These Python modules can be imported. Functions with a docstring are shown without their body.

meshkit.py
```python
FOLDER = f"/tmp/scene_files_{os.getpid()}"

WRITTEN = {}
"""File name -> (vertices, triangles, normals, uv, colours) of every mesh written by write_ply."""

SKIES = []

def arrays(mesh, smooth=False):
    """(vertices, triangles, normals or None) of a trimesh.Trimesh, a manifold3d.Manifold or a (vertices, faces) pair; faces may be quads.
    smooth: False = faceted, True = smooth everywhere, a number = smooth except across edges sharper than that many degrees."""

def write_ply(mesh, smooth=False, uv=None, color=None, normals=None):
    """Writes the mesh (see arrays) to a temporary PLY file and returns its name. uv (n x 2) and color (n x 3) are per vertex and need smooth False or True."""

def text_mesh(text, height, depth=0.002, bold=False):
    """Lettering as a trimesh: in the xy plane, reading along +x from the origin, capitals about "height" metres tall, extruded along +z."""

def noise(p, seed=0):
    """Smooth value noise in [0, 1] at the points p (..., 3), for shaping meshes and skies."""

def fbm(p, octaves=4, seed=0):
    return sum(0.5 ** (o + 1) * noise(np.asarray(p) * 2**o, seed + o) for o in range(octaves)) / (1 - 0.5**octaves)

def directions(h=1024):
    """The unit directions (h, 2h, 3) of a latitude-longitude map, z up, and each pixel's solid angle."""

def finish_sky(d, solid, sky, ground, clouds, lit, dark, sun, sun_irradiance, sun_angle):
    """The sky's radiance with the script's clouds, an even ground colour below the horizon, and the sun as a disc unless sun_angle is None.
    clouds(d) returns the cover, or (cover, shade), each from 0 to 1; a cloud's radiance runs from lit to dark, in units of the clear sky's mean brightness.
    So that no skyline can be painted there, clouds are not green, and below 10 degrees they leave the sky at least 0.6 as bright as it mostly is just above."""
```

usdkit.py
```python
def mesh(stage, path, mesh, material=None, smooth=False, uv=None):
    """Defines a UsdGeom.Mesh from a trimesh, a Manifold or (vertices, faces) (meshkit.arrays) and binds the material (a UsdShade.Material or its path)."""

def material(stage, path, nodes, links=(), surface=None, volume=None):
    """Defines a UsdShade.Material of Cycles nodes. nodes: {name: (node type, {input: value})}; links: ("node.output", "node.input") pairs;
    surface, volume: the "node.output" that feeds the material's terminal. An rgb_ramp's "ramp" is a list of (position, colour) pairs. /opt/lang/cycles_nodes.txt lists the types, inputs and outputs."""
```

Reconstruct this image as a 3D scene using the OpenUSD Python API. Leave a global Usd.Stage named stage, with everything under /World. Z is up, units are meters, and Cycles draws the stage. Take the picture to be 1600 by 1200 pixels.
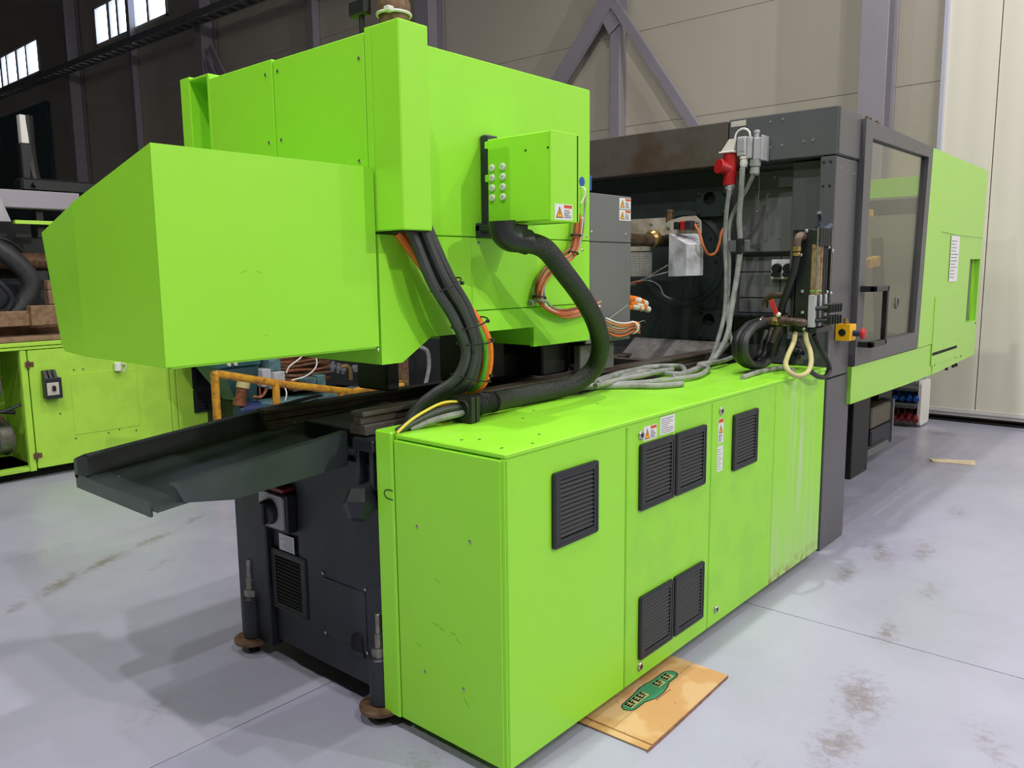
import math, random
import numpy as np
import trimesh, manifold3d, usdkit, meshkit
from shapely.geometry import Polygon, box as sbox
from pxr import Usd, UsdGeom, UsdLux, UsdShade, Gf, Sdf

stage = Usd.Stage.CreateInMemory()
UsdGeom.SetStageUpAxis(stage, UsdGeom.Tokens.z)
UsdGeom.SetStageMetersPerUnit(stage, 1.0)
UsdGeom.Xform.Define(stage, '/World')
UsdGeom.Scope.Define(stage, '/World/Looks')
rng = random.Random(7)

# ------------------------------------------------------------------ camera
EXPOSURE = 0.12
def camera():
    pitch, yaw, roll = 0.14059044, 0.71391584, -0.01090386
    cp, sp = math.cos(pitch), math.sin(pitch)
    F = np.array([cp * math.cos(yaw), cp * math.sin(yaw), -sp])
    R = np.array([math.sin(yaw), -math.cos(yaw), 0.0])
    U = np.cross(R, F)
    R2 = R * math.cos(roll) + U * math.sin(roll)
    U2 = -R * math.sin(roll) + U * math.cos(roll)
    eye = np.array([-1.73367, -1.52982, 1.6])
    m = np.eye(4)
    m[0, :3], m[1, :3], m[2, :3], m[3, :3] = R2, U2, -F, eye
    c = UsdGeom.Camera.Define(stage, '/World/camera')
    c.AddTransformOp().Set(Gf.Matrix4d(m.tolist()))
    c.CreateHorizontalApertureAttr(36.0)
    c.CreateVerticalApertureAttr(27.0)
    c.CreateFocalLengthAttr(36.0 * 1257.16 / 1600)
    c.CreateClippingRangeAttr(Gf.Vec2f(0.05, 500))
    c.CreateExposureAttr(EXPOSURE)
camera()

# ------------------------------------------------------------------ sky seen through the windows, high-bay lamps
dome = UsdLux.DomeLight.Define(stage, '/World/sky')
dome.CreateColorAttr(Gf.Vec3f(0.74, 0.82, 1.0))
dome.CreateIntensityAttr(1.08)

def lamp(name, x, y, z, power, radius=0.15 * .62, color=(1.0, 0.985, 0.96)):
    """high-bay reflector lamp looking down (z > 7.5) or an open bulb."""
    l = (UsdLux.DiskLight if z > 7.5 else UsdLux.SphereLight).Define(stage, '/World/' + name)
    l.AddTranslateOp().Set(Gf.Vec3d(x, y, z))
    l.CreateRadiusAttr(radius)
    l.CreateIntensityAttr(power / .62 ** 2)
    l.CreateColorAttr(Gf.Vec3f(*color))
LAMPS = [(-2.5, .4, 8.2, 400), (-2.6, -1.7, 8.2, 800), (-1.0, 1.6, 8.2, 160), (2.0, .5, 8.2, 760), (5.0, -.6, 8.2, 300), (5.6, -4.6, 8.2, 720), (-1.5, 4.5, 8.2, 360), (-2.0, -5.6, 7.6, 1050), (-6.5, .6, 8.2, 1250), (3.5, -9, 7.0, 1450)]
for i, (x, y, z, k) in enumerate(LAMPS):
    if k: lamp('high_bay_light_%03d' % i if i else 'high_bay_light', x, y, z, k)

# ------------------------------------------------------------------ materials
def lin(c):
    return tuple((v / 255 / 12.92) if v / 255 <= 0.04045 else ((v / 255 + 0.055) / 1.055) ** 2.4 for v in c)
M = {}
def mat(name, rgb, rough=0.5, metal=0.0, spec=0.5, vary=0.0, scale=6.0, vary_rgb=None, bump=0.0, bump_scale=60.0, rough_vary=0.0, coat=0.0):
    base = lin(rgb)
    nodes = {'p': ('principled_bsdf', {'base_color': base, 'roughness': rough, 'metallic': metal, 'specular_ior_level': spec, 'coat_weight': coat, 'coat_roughness': 0.15})}
    links = []
    if vary or vary_rgb or bump or rough_vary:
        nodes['g'] = ('geometry', {})
    if vary or vary_rgb:
        other = lin(vary_rgb) if vary_rgb else tuple(b * (1 - vary) for b in base)
        nodes['n'] = ('noise_texture', {'scale': scale, 'detail': 5.0, 'roughness': 0.62})
        nodes['r'] = ('rgb_ramp', {'ramp': [(0.0, base), (0.44, base), (0.64, other), (1.0, other)]})
        links += [('g.position', 'n.vector'), ('n.fac', 'r.fac'), ('r.color', 'p.base_color')]
    if rough_vary:
        nodes['n2'] = ('noise_texture', {'scale': scale * .7, 'detail': 4.0})
        nodes['mr'] = ('map_range', {'from_min': .35, 'from_max': .65, 'to_min': max(.05, rough - rough_vary), 'to_max': min(1, rough + rough_vary)})
        links += [('g.position', 'n2.vector'), ('n2.fac', 'mr.value'), ('mr.result', 'p.roughness')]
    if bump:
        nodes['bn'] = ('noise_texture', {'scale': bump_scale, 'detail': 3.0})
        nodes['b'] = ('bump', {'strength': bump, 'distance': 0.002})
        links += [('g.position', 'bn.vector'), ('bn.fac', 'b.height'), ('b.normal', 'p.normal')]
    M[name] = usdkit.material(stage, '/World/Looks/' + name, nodes, links, surface='p.BSDF')
    return M[name]

mat('green_cover', (152, 212, 70), 0.24, spec=.6)
mat('green_scratch', (104, 168, 40), 0.5)
mat('green', (149, 223, 54), 0.36, spec=.45, rough_vary=.06, scale=3)
mat('green_worn', (149, 220, 50), 0.4, vary_rgb=(142, 211, 56), scale=5)
mat('green_old', (172, 222, 72), 0.42, vary_rgb=(162, 210, 70), scale=4)
mat('anthracite', (36, 40, 48), 0.45, vary=.2, scale=5)
mat('anthracite_gloss', (58, 66, 67), 0.32, vary=.25, scale=4)
mat('iron_black', (24, 28, 28), 0.5, vary=.3, scale=7)
mat('platen_black', (38, 46, 48), 0.42, vary=.25, scale=9)
mat('grey_dark', (84, 86, 88), 0.45, vary=.08, scale=4)
mat('grey_post', (84, 84, 88), 0.42, vary=.05, scale=4)
mat('grey_mid', (108, 108, 110), 0.45, vary=.05, scale=4)
mat('grey_oily', (86, 80, 74), 0.4, vary_rgb=(74, 58, 46), scale=3.5)
mat('black_plastic', (26, 29, 30), 0.42)
mat('vent_black', (34, 38, 42), 0.5)
mat('void_black', (8, 10, 10), 0.8)
mat('rubber', (24, 25, 26), 0.5)
mat('rubber_dusty', (52, 53, 55), 0.5, vary=.3, scale=25)
mat('cable_grey', (150, 152, 150), 0.5, vary_rgb=(120, 122, 116), scale=12)
mat('cable_dark', (58, 60, 62), 0.45, vary=.2, scale=18)
mat('cable_orange', (235, 118, 28), 0.45)
mat('cable_green', (84, 160, 38), 0.45)
mat('wire_rust', (190, 104, 58), 0.5)
mat('wire_brown', (132, 62, 34), 0.5)
mat('wire_white', (214, 214, 208), 0.5)
mat('wire_red', (178, 86, 52), 0.5)
mat('wire_yellow', (226, 200, 70), 0.5)
mat('steel', (196, 196, 192), 0.28, metal=1.0)
mat('steel_dull', (150, 146, 138), 0.42, metal=.8, vary=.3, scale=20)
mat('galvanised', (138, 142, 146), 0.45, metal=.6)
mat('rust_steel', (120, 92, 70), 0.6, metal=.3, vary_rgb=(84, 58, 40), scale=30)
mat('brown_pipe', (104, 86, 76), 0.45, metal=.4, vary_rgb=(74, 60, 52), scale=20)
mat('brass', (178, 150, 96), 0.35, metal=.9)
mat('copper', (150, 92, 62), 0.45, metal=.5, vary_rgb=(96, 62, 44), scale=24)
mat('white_plastic', (228, 226, 220), 0.4)
mat('white_sticker', (222, 222, 226), 0.45)
mat('print_grey', (96, 96, 104), 0.6)
mat('print_black', (28, 26, 26), 0.6)
mat('sticker_orange', (226, 96, 24), 0.5)
mat('sticker_yellow', (246, 172, 28), 0.5)
mat('light_grey_plastic', (176, 176, 180), 0.45, vary=.08, scale=10)
mat('box_dim', (104, 98, 84), 0.6, vary=.15, scale=8)
mat('bare_steel', (136, 132, 130), .42, metal=.35, vary_rgb=(104, 98, 94), scale=9)
mat('inner_grey', (122, 124, 108), 0.5, vary=.1, scale=3)
mat('cream_plastic', (196, 190, 178), 0.5, vary=.1, scale=10)
mat('red_plastic', (176, 26, 30), 0.4)
mat('red_lever', (190, 48, 46), 0.42)
mat('red_dark', (120, 26, 30), 0.45)
mat('blue_plastic', (28, 82, 168), 0.4)
mat('blue_dark', (24, 44, 92), 0.45)
mat('blue_grey', (44, 56, 74), 0.4)
mat('yellow_plastic', (240, 182, 18), 0.42)
mat('yellow_paint', (206, 150, 34), 0.5, vary_rgb=(150, 98, 40), scale=14)
mat('white_shield', (206, 206, 216), 0.38, vary_rgb=(160, 158, 158), scale=7)
mat('beige_plate', (176, 168, 156), 0.42, vary_rgb=(140, 128, 112), scale=8)
mat('heat_steel', (120, 98, 78), 0.38, metal=.8, vary_rgb=(86, 70, 58), scale=14)
mat('hose_straw', (186, 178, 122), 0.4)
mat('tube_brown', (150, 132, 98), 0.25, vary_rgb=(112, 88, 58), scale=30)
mat('hoseclear_green', (120, 220, 60), 0.4)
mat('teal', (46, 88, 92), 0.5, vary_rgb=(36, 62, 66), scale=5)
mat('teal_dark', (50, 82, 86), 0.3, vary=.2, scale=2)
mat('teal_light', (88, 124, 128), 0.5, vary_rgb=(70, 96, 98), scale=14)
mat('wood', (136, 108, 82), 0.7, vary_rgb=(108, 80, 58), scale=18)
mat('dust_brown', (146, 116, 92), 0.85, vary_rgb=(118, 92, 72), scale=9)
mat('column_lilac', (150, 145, 154), 0.4, vary=.06, scale=3)
mat('door_edge_blue', (186, 188, 204), 0.4)
mat('pink_strip', (206, 202, 200), 0.5)
mat('concrete_edge', (120, 120, 122), 0.7)
mat('ceiling_dark', (70, 72, 70), 0.8)
mat('wall_dark', (108, 108, 100), 0.7)

def wall_mat(name, rgb, axis, scale, strength=.25, rough=.42):
    nodes = {'g': ('geometry', {}), 's': ('separate_xyz', {}),
             'm': ('math', {'math_type': 'multiply', 'value2': scale}),
             'sn': ('math', {'math_type': 'sine'}),
             'n': ('noise_texture', {'scale': .9, 'detail': 4.0}),
             'r': ('rgb_ramp', {'ramp': [(0, tuple(.9 * v for v in lin(rgb))), (.4, lin(rgb)), (1, lin(rgb))]}),
             'b': ('bump', {'strength': strength, 'distance': .004}),
             'p': ('principled_bsdf', {'roughness': rough, 'specular_ior_level': .4})}
    links = [('g.position', 's.vector'), ('s.' + axis, 'm.value1'), ('m.value', 'sn.value1'), ('sn.value', 'b.height'), ('b.normal', 'p.normal'),
             ('g.position', 'n.vector'), ('n.fac', 'r.fac'), ('r.color', 'p.base_color')]
    M[name] = usdkit.material(stage, '/World/Looks/' + name, nodes, links, surface='p.BSDF')
wall_mat('panel_beige', (190, 182, 167), 'z', 2 * math.pi / .105, .06)
wall_mat('door_beige', (228, 222, 207), 'y', 2 * math.pi / .25, .3)

# green front panel with dried white residue streaks and rust along the bottom edge
def streak_mat():
    g = lin((149, 220, 50)); w = lin((188, 206, 168)); ru = lin((150, 92, 30))
    nodes = {'g': ('geometry', {}), 's': ('separate_xyz', {}),
             'mp': ('mapping', {'scale': (9.0, 9.0, .55)}), 'n': ('noise_texture', {'scale': 2.2, 'detail': 4.0, 'roughness': .6}),
             'mr': ('map_range', {'from_min': .42, 'from_max': .72, 'to_min': 0.0, 'to_max': .85, 'clamp': True}),
             # streaks only on the panel's middle band
             'cx': ('math', {'math_type': 'subtract', 'value2': 2.26}), 'ab': ('math', {'math_type': 'absolute'}),
             'mx': ('map_range', {'from_min': .02, 'from_max': .26, 'to_min': 1.0, 'to_max': 0.0, 'clamp': True}),
             'mu': ('math', {'math_type': 'multiply'}), 'lz': ('map_range', {'from_min': .08, 'from_max': .62, 'to_min': .62, 'to_max': 0.0, 'clamp': True}), 'ln': ('map_range', {'from_min': .34, 'from_max': .6, 'to_min': .25, 'to_max': 1.0, 'clamp': True}), 'lm': ('math', {'math_type': 'multiply'}), 'mxx': ('math', {'math_type': 'maximum'}),
             'mix': ('mix_color', {'a': g, 'b': w}),
             'n2': ('noise_texture', {'scale': 22.0, 'detail': 4.0}),
             'zz': ('map_range', {'from_min': .05, 'from_max': .13, 'to_min': .8, 'to_max': 0.0, 'clamp': True}),
             'mz': ('map_range', {'from_min': .46, 'from_max': .6, 'to_min': 0.0, 'to_max': 1.0, 'clamp': True}),
             'm2': ('math', {'math_type': 'multiply'}),
             'mix2': ('mix_color', {'b': ru}),
             'p': ('principled_bsdf', {'roughness': .42})}
    links = [('g.position', 's.vector'), ('g.position', 'mp.vector'), ('mp.vector', 'n.vector'), ('n.fac', 'mr.value'),
             ('s.x', 'cx.value1'), ('cx.value', 'ab.value1'), ('ab.value', 'mx.value'), ('mr.result', 'mu.value1'), ('mx.result', 'mu.value2'),
             ('s.z', 'lz.value'), ('n.fac', 'ln.value'), ('lz.result', 'lm.value1'), ('ln.result', 'lm.value2'), ('mu.value', 'mxx.value1'), ('lm.value', 'mxx.value2'), ('mxx.value', 'mix.fac'), ('g.position', 'n2.vector'), ('s.z', 'zz.value'), ('n2.fac', 'mz.value'), ('zz.result', 'm2.value1'), ('mz.result', 'm2.value2'),
             ('mix.result', 'mix2.a'), ('m2.value', 'mix2.fac'), ('mix2.result', 'p.base_color')]
    M['green_streaked'] = usdkit.material(stage, '/World/Looks/green_streaked', nodes, links, surface='p.BSDF')
streak_mat()

# painted concrete floor: pale grey, scuffs, brown tyre dirt in patches of their own
def floor_mat(name, c0, c1):
    base, alt = lin(c0), lin(c1)
    dirt = lin((118, 100, 92))
    nodes = {'g': ('geometry', {}),
             'n': ('noise_texture', {'scale': .9, 'detail': 6.0, 'roughness': .6}),
             'r': ('rgb_ramp', {'ramp': [(0, alt), (.38, alt), (.62, base), (1, base)]}),
             'd1': ('noise_texture', {'scale': 22.0, 'detail': 9.0, 'roughness': .8, 'distortion': .4}),
             'sp': ('noise_texture', {'scale': 34.0, 'detail': 5.0, 'roughness': .72}),
             'spm': ('map_range', {'from_min': .645, 'from_max': .69, 'to_min': 0, 'to_max': .6, 'clamp': True}),
             'pz': ('noise_texture', {'scale': .55, 'detail': 2.0}), 'pzm': ('map_range', {'from_min': .45, 'from_max': .62, 'to_min': 0, 'to_max': 1, 'clamp': True}),
             'spx': ('math', {'math_type': 'multiply'}),
             'mixa': ('mix_color', {'b': lin((128, 124, 126))}),
             'mixb': ('mix_color', {'b': dirt}),
             'rn': ('noise_texture', {'scale': 1.6, 'detail': 5.0}), 'rm': ('map_range', {'from_min': .3, 'from_max': .7, 'to_min': .2, 'to_max': .42}),
             'p': ('principled_bsdf', {'specular_ior_level': .45})}
    links = [('g.position', 'n.vector'), ('n.fac', 'r.fac'), ('g.position', 'd1.vector'), ('g.position', 'sp.vector'), ('sp.fac', 'spm.value'),
             ('g.position', 'pz.vector'), ('pz.fac', 'pzm.value'), ('spm.result', 'spx.value1'), ('pzm.result', 'spx.value2'),
             ('r.color', 'mixa.a'), ('spx.value', 'mixa.fac'), ('mixa.result', 'mixb.a'), ('mixb.result', 'p.base_color'),
             ('g.position', 'rn.vector'), ('rn.fac', 'rm.value'), ('rm.result', 'p.roughness')]
    prev = None
    # x, y, length, width, angle(deg), strength, threshold
    for i, (x, y, a, b, ang, k) in enumerate(DIRT):
        nodes.update({'t%d' % i: ('mapping', {'mapping_type': 'texture', 'location': (x, y, 0), 'rotation': (0, 0, math.radians(ang)), 'scale': (a, b, 10)}),
                      'l%d' % i: ('vector_math', {'math_type': 'length'}),
                      'q%d' % i: ('map_range', {'from_min': 0, 'from_max': 1, 'to_min': k, 'to_max': 0, 'clamp': True})})
        links += [('g.position', 't%d.vector' % i), ('t%d.vector' % i, 'l%d.vector1' % i), ('l%d.value' % i, 'q%d.value' % i)]
        if prev:
            nodes['x%d' % i] = ('math', {'math_type': 'maximum'})
            links += [(prev, 'x%d.value1' % i), ('q%d.result' % i, 'x%d.value2' % i)]
            prev = 'x%d.value' % i
        else:
            prev = 'q%d.result' % i
    nodes.update({'da': ('math', {'math_type': 'multiply_add', 'value2': 3.0, 'value3': -1.75}), 'db': ('math', {'math_type': 'add'}),
                  'dc': ('map_range', {'from_min': .26, 'from_max': .72, 'to_min': 0, 'to_max': .66, 'clamp': True}), 'dd': ('math', {'math_type': 'multiply'})})
    links += [('d1.fac', 'da.value1'), ('da.value', 'db.value1'), (prev, 'db.value2'), ('db.value', 'dc.value'), ('dc.result', 'dd.value1'), (prev, 'dd.value2'), ('dd.value', 'mixb.fac')]
    M[name] = usdkit.material(stage, '/World/Looks/' + name, nodes, links, surface='p.BSDF')
DIRT = [(1.25, -.66, .42, .20, 15, 1.05), (.88, -.70, .40, .2, 0, .95), (1.88, -.57, .35, .12, 10, .95), (2.45, -.2, .5, .14, 10, .85), (2.9, -.25, .6, .2, 20, .85), (3.1, -.42, .5, .14, 8, .9), (2.5, -.6, .4, .14, 10, .8),
        (4.0, -.4, .6, .2, 0, .8), (-.25, 2.90, .42, .13, 38, 1.1), (.05, 3.06, .42, .12, 28, 1.15), (.40, 3.22, .45, .12, 22, 1.0), (.75, 3.4, .4, .12, 30, .85), (-.5, 2.75, .3, .12, 38, .9), (.6, 3.7, .3, .1, 20, .8), (.2, 2.75, .5, .1, 30, .7), (-.1, 3.5, .7, .3, 30, .6),
        (5.4, .1, .7, .3, 10, .95), (6.7, .35, .6, .3, 90, .9), (1.2, -1.1, .5, .15, 30, .75), (-.1, .3, .5, .25, 45, .65), (.6, -.55, .4, .15, 0, .6), (-.5, 1.3, .5, .3, 30, .6)]
floor_mat('floor_paint', (172, 170, 191), (161, 160, 179)); floor_mat('floor_paint_dull', (176, 175, 192), (164, 164, 180))

# cardboard with faint wet stains
M['cardboard'] = usdkit.material(stage, '/World/Looks/cardboard', {
    'g': ('geometry', {}), 'n': ('noise_texture', {'scale': 4.2, 'detail': 3.0}), 'r': ('rgb_ramp', {'ramp': [(0, lin((206, 168, 122))), (.46, lin((206, 168, 122))), (.52, lin((196, 150, 98))), (1, lin((186, 138, 86)))]}),
    'n2': ('noise_texture', {'scale': 30.0, 'detail': 3.0}), 'm2': ('map_range', {'from_min': .68, 'from_max': .74, 'to_min': 0, 'to_max': .6, 'clamp': True}),
    'mx': ('mix_color', {'b': lin((120, 74, 44))}), 'p': ('principled_bsdf', {'roughness': .75})},
    [('g.position', 'n.vector'), ('n.fac', 'r.fac'), ('g.position', 'n2.vector'), ('n2.fac', 'm2.value'), ('r.color', 'mx.a'), ('m2.result', 'mx.fac'), ('mx.result', 'p.base_color')], surface='p.BSDF')
mat('cardboard_pale', (222, 206, 176), .8, vary_rgb=(206, 186, 154), scale=9)
mat('cardboard_edge', (150, 112, 84), .8, vary_rgb=(110, 78, 58), scale=60)
mat('logo_green', (56, 132, 92), .7)
# braided conduit
M['braid'] = usdkit.material(stage, '/World/Looks/braid', {
    'g': ('geometry', {}), 'n': ('voronoi_texture', {'scale': 240.0}), 'b': ('bump', {'strength': .8, 'distance': .003}), 'p': ('principled_bsdf', {'base_color': lin((30, 32, 34)), 'roughness': .38})},
    [('g.position', 'n.vector'), ('n.distance', 'b.height'), ('b.normal', 'p.normal')], surface='p.BSDF')
M['perforated'] = usdkit.material(stage, '/World/Looks/perforated', {
    'g': ('geometry', {}), 'n': ('voronoi_texture', {'scale': 95.0, 'randomness': .15}), 'r': ('rgb_ramp', {'ramp': [(0, lin((70, 70, 68))), (.3, lin((80, 80, 78))), (.36, lin((176, 174, 168))), (1, lin((186, 184, 178)))]}), 'p': ('principled_bsdf', {'roughness': .5})},
    [('g.position', 'n.vector'), ('n.distance', 'r.fac'), ('r.color', 'p.base_color')], surface='p.BSDF')
def pane(name, tint, refl_rough=.03, k=.6):
    M[name] = usdkit.material(stage, '/World/Looks/' + name, {'t': ('transparent_bsdf', {'color': tint}), 'gl': ('glossy_bsdf', {'color': (1, 1, 1), 'roughness': refl_rough}),
        'f': ('layer_weight', {'blend': .5}), 'pw': ('math', {'math_type': 'power', 'value2': 5.0}), 'ma': ('math', {'math_type': 'multiply_add', 'value2': k, 'value3': .03}), 'm': ('mix_closure', {})},
        [('f.facing', 'pw.value1'), ('pw.value', 'ma.value1'), ('ma.value', 'm.fac'), ('t.BSDF', 'm.closure1'), ('gl.BSDF', 'm.closure2')], surface='m.closure')
pane('glass', (.95, .97, 1.0))
pane('acrylic', (.86, .86, .8), .06)

# ------------------------------------------------------------------ mesh helpers
def from_manifold(m):
    x = m.to_mesh()
    return trimesh.Trimesh(np.array(x.vert_properties[:, :3]), np.array(x.tri_verts), process=False)
def hull(pts):
    return from_manifold(manifold3d.Manifold.hull_points(np.asarray(pts, float)))
def cbox(x0, x1, y0, y1, z0, z1, b=.0025):
    x0, x1 = min(x0, x1), max(x0, x1); y0, y1 = min(y0, y1), max(y0, y1); z0, z1 = min(z0, z1), max(z0, z1)
    b = min(b, (x1 - x0) * .35, (y1 - y0) * .35, (z1 - z0) * .35)
    P = []
    for x, sx in ((x0, 1), (x1, -1)):
        for y, sy in ((y0, 1), (y1, -1)):
            for z, sz in ((z0, 1), (z1, -1)):
                P += [(x, y + sy * b, z + sz * b), (x + sx * b, y, z + sz * b), (x + sx * b, y + sy * b, z)]
    return hull(P)
def cat(*ms):
    return trimesh.util.concatenate([m for m in ms])
def prism(poly, axis, a, b, holes=None):
    """poly: list of 2D points; axis 'x' -> (y,z), 'y' -> (x,z), 'z' -> (x,y). Extruded from a to b."""
    p = poly if isinstance(poly, Polygon) else Polygon(poly, holes or [])
    m = trimesh.creation.extrude_polygon(p, abs(b - a), engine='earcut')
    v = m.vertices.copy(); lo = min(a, b)
    if axis == 'x': n = np.stack([v[:, 2] + lo, v[:, 0], v[:, 1]], 1)
    elif axis == 'y': n = np.stack([v[:, 0], v[:, 2] + lo, v[:, 1]], 1)
    else: n = np.stack([v[:, 0], v[:, 1], v[:, 2] + lo], 1)
    m = trimesh.Trimesh(n, m.faces, process=False)
    if m.volume < 0: m.invert()
    return m
def rrect(x0, x1, y0, y1, r, n=5):
    return sbox(x0 + r, y0 + r, x1 - r, y1 - r).buffer(r, quad_segs=n)
def basis(d):
    d = np.asarray(d, float); d = d / np.linalg.norm(d)
    a = np.cross(d, (0, 0, 1.0) if abs(d[2]) < .9 else (1.0, 0, 0)); a /= np.linalg.norm(a)
    return d, a, np.cross(d, a)
def lathe(p0, d, prof, n=20):
    """prof: list of (distance along d, radius)."""
    d, a, b = basis(d); p0 = np.asarray(p0, float)
    ang = np.arange(n) * 2 * np.pi / n
    V, Fc = [], []
    for t, r in prof:
        V += [p0 + d * t + max(r, 1e-5) * (math.cos(x) * a + math.sin(x) * b) for x in ang]
    k = len(prof)
    for i in range(k - 1):
        for j in range(n):
            q = [i * n + j, i * n + (j + 1) % n, (i + 1) * n + (j + 1) % n, (i + 1) * n + j]
            Fc += [[q[0], q[1], q[2]], [q[0], q[2], q[3]]]
    V += [p0 + d * prof[0][0], p0 + d * prof[-1][0]]
    for j in range(n):
        Fc += [[k * n, (j + 1) % n, j], [k * n + 1, (k - 1) * n + j, (k - 1) * n + (j + 1) % n]]
    m = trimesh.Trimesh(np.array(V), np.array(Fc), process=False)
    if m.volume < 0: m.invert()
    return m
def cyl(p0, p1, r, n=16, ch=.12):
    p0, p1 = np.asarray(p0, float), np.asarray(p1, float); L = np.linalg.norm(p1 - p0); c = min(ch * r, L * .3)
    return lathe(p0, p1 - p0, [(0, r - c), (c, r), (L - c, r), (L, r - c)], n)
def spline(pts, per=7):
    p = np.asarray(pts, float)
    p = np.vstack([2 * p[0] - p[1], p, 2 * p[-1] - p[-2]])
    out = []
    for i in range(1, len(p) - 2):
        d = [max(np.linalg.norm(p[i + k] - p[i + k - 1]), 1e-4) ** .5 for k in (0, 1, 2)]
        t0, t1 = 0, d[0]; t2 = t1 + d[1]; t3 = t2 + d[2]
        for t in np.linspace(t1, t2, per, endpoint=False):
            A1 = (t1 - t) / (t1 - t0) * p[i - 1] + (t - t0) / (t1 - t0) * p[i]
            A2 = (t2 - t) / (t2 - t1) * p[i] + (t - t1) / (t2 - t1) * p[i + 1]
            A3 = (t3 - t) / (t3 - t2) * p[i + 1] + (t - t2) / (t3 - t2) * p[i + 2]
            B1 = (t2 - t) / (t2 - t0) * A1 + (t - t0) / (t2 - t0) * A2
            B2 = (t3 - t) / (t3 - t1) * A2 + (t - t1) / (t3 - t1) * A3
            out.append((t2 - t) / (t2 - t1) * B1 + (t - t1) / (t2 - t1) * B2)
    out.append(p[-2])
    return np.array(out)
def sweep(c, r, n=10):
    """round tube along the points c (parallel-transported frames), r a number or one per point."""
    c = np.asarray(c, float); t = np.gradient(c, axis=0); t /= np.linalg.norm(t, axis=1, keepdims=True) + 1e-12
    r = np.broadcast_to(r, (len(c),))
    _, a, _ = basis(t[0]); V = []
    ang = np.arange(n) * 2 * np.pi / n
    for i in range(len(c)):
        a = a - t[i] * (a @ t[i]); a /= np.linalg.norm(a); b = np.cross(t[i], a)
        V.append(c[i] + r[i] * (np.cos(ang)[:, None] * a + np.sin(ang)[:, None] * b))
    V = np.vstack(V + [c[:1], c[-1:]]); k = len(c); F_ = []
    for i in range(k - 1):
        for j in range(n):
            q = [i * n + j, i * n + (j + 1) % n, (i + 1) * n + (j + 1) % n, (i + 1) * n + j]
            F_ += [[q[0], q[1], q[2]], [q[0], q[2], q[3]]]
    for j in range(n):
        F_ += [[k * n, (j + 1) % n, j], [k * n + 1, (k - 1) * n + j, (k - 1) * n + (j + 1) % n]]
    m = trimesh.Trimesh(V, np.array(F_), process=False)
    if m.volume < 0: m.invert()
    return m
def tube(pts, r, n=10, per=7):
    return sweep(spline(pts, per), r, n)
def torus(c, d, R, r, n=24, k=8, a0=0, a1=2 * math.pi):
    d, a, b = basis(d); c = np.asarray(c, float)
    pts = [c + R * (math.cos(x) * a + math.sin(x) * b) for x in np.linspace(a0, a1, n + 1)]
    return sweep(pts, r, k)
def bar(p0, p1, w, h, up=(0, 0, 1)):
    """rectangular bar between two points, w across, h along up."""
    p0, p1 = np.asarray(p0, float), np.asarray(p1, float); d = p1 - p0; d /= np.linalg.norm(d)
    u = np.asarray(up, float); u = u - d * (u @ d); u /= np.linalg.norm(u); s = np.cross(d, u)
    return hull([q + sa * s * w / 2 + sb * u * h / 2 for q in (p0, p1) for sa in (-1, 1) for sb in (-1, 1)])
def xf(m, R=None, t=None):
    v = m.vertices @ np.asarray(R).T if R is not None else m.vertices.copy()
    if t is not None: v = v + np.asarray(t)
    return trimesh.Trimesh(v, m.faces, process=False)

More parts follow.
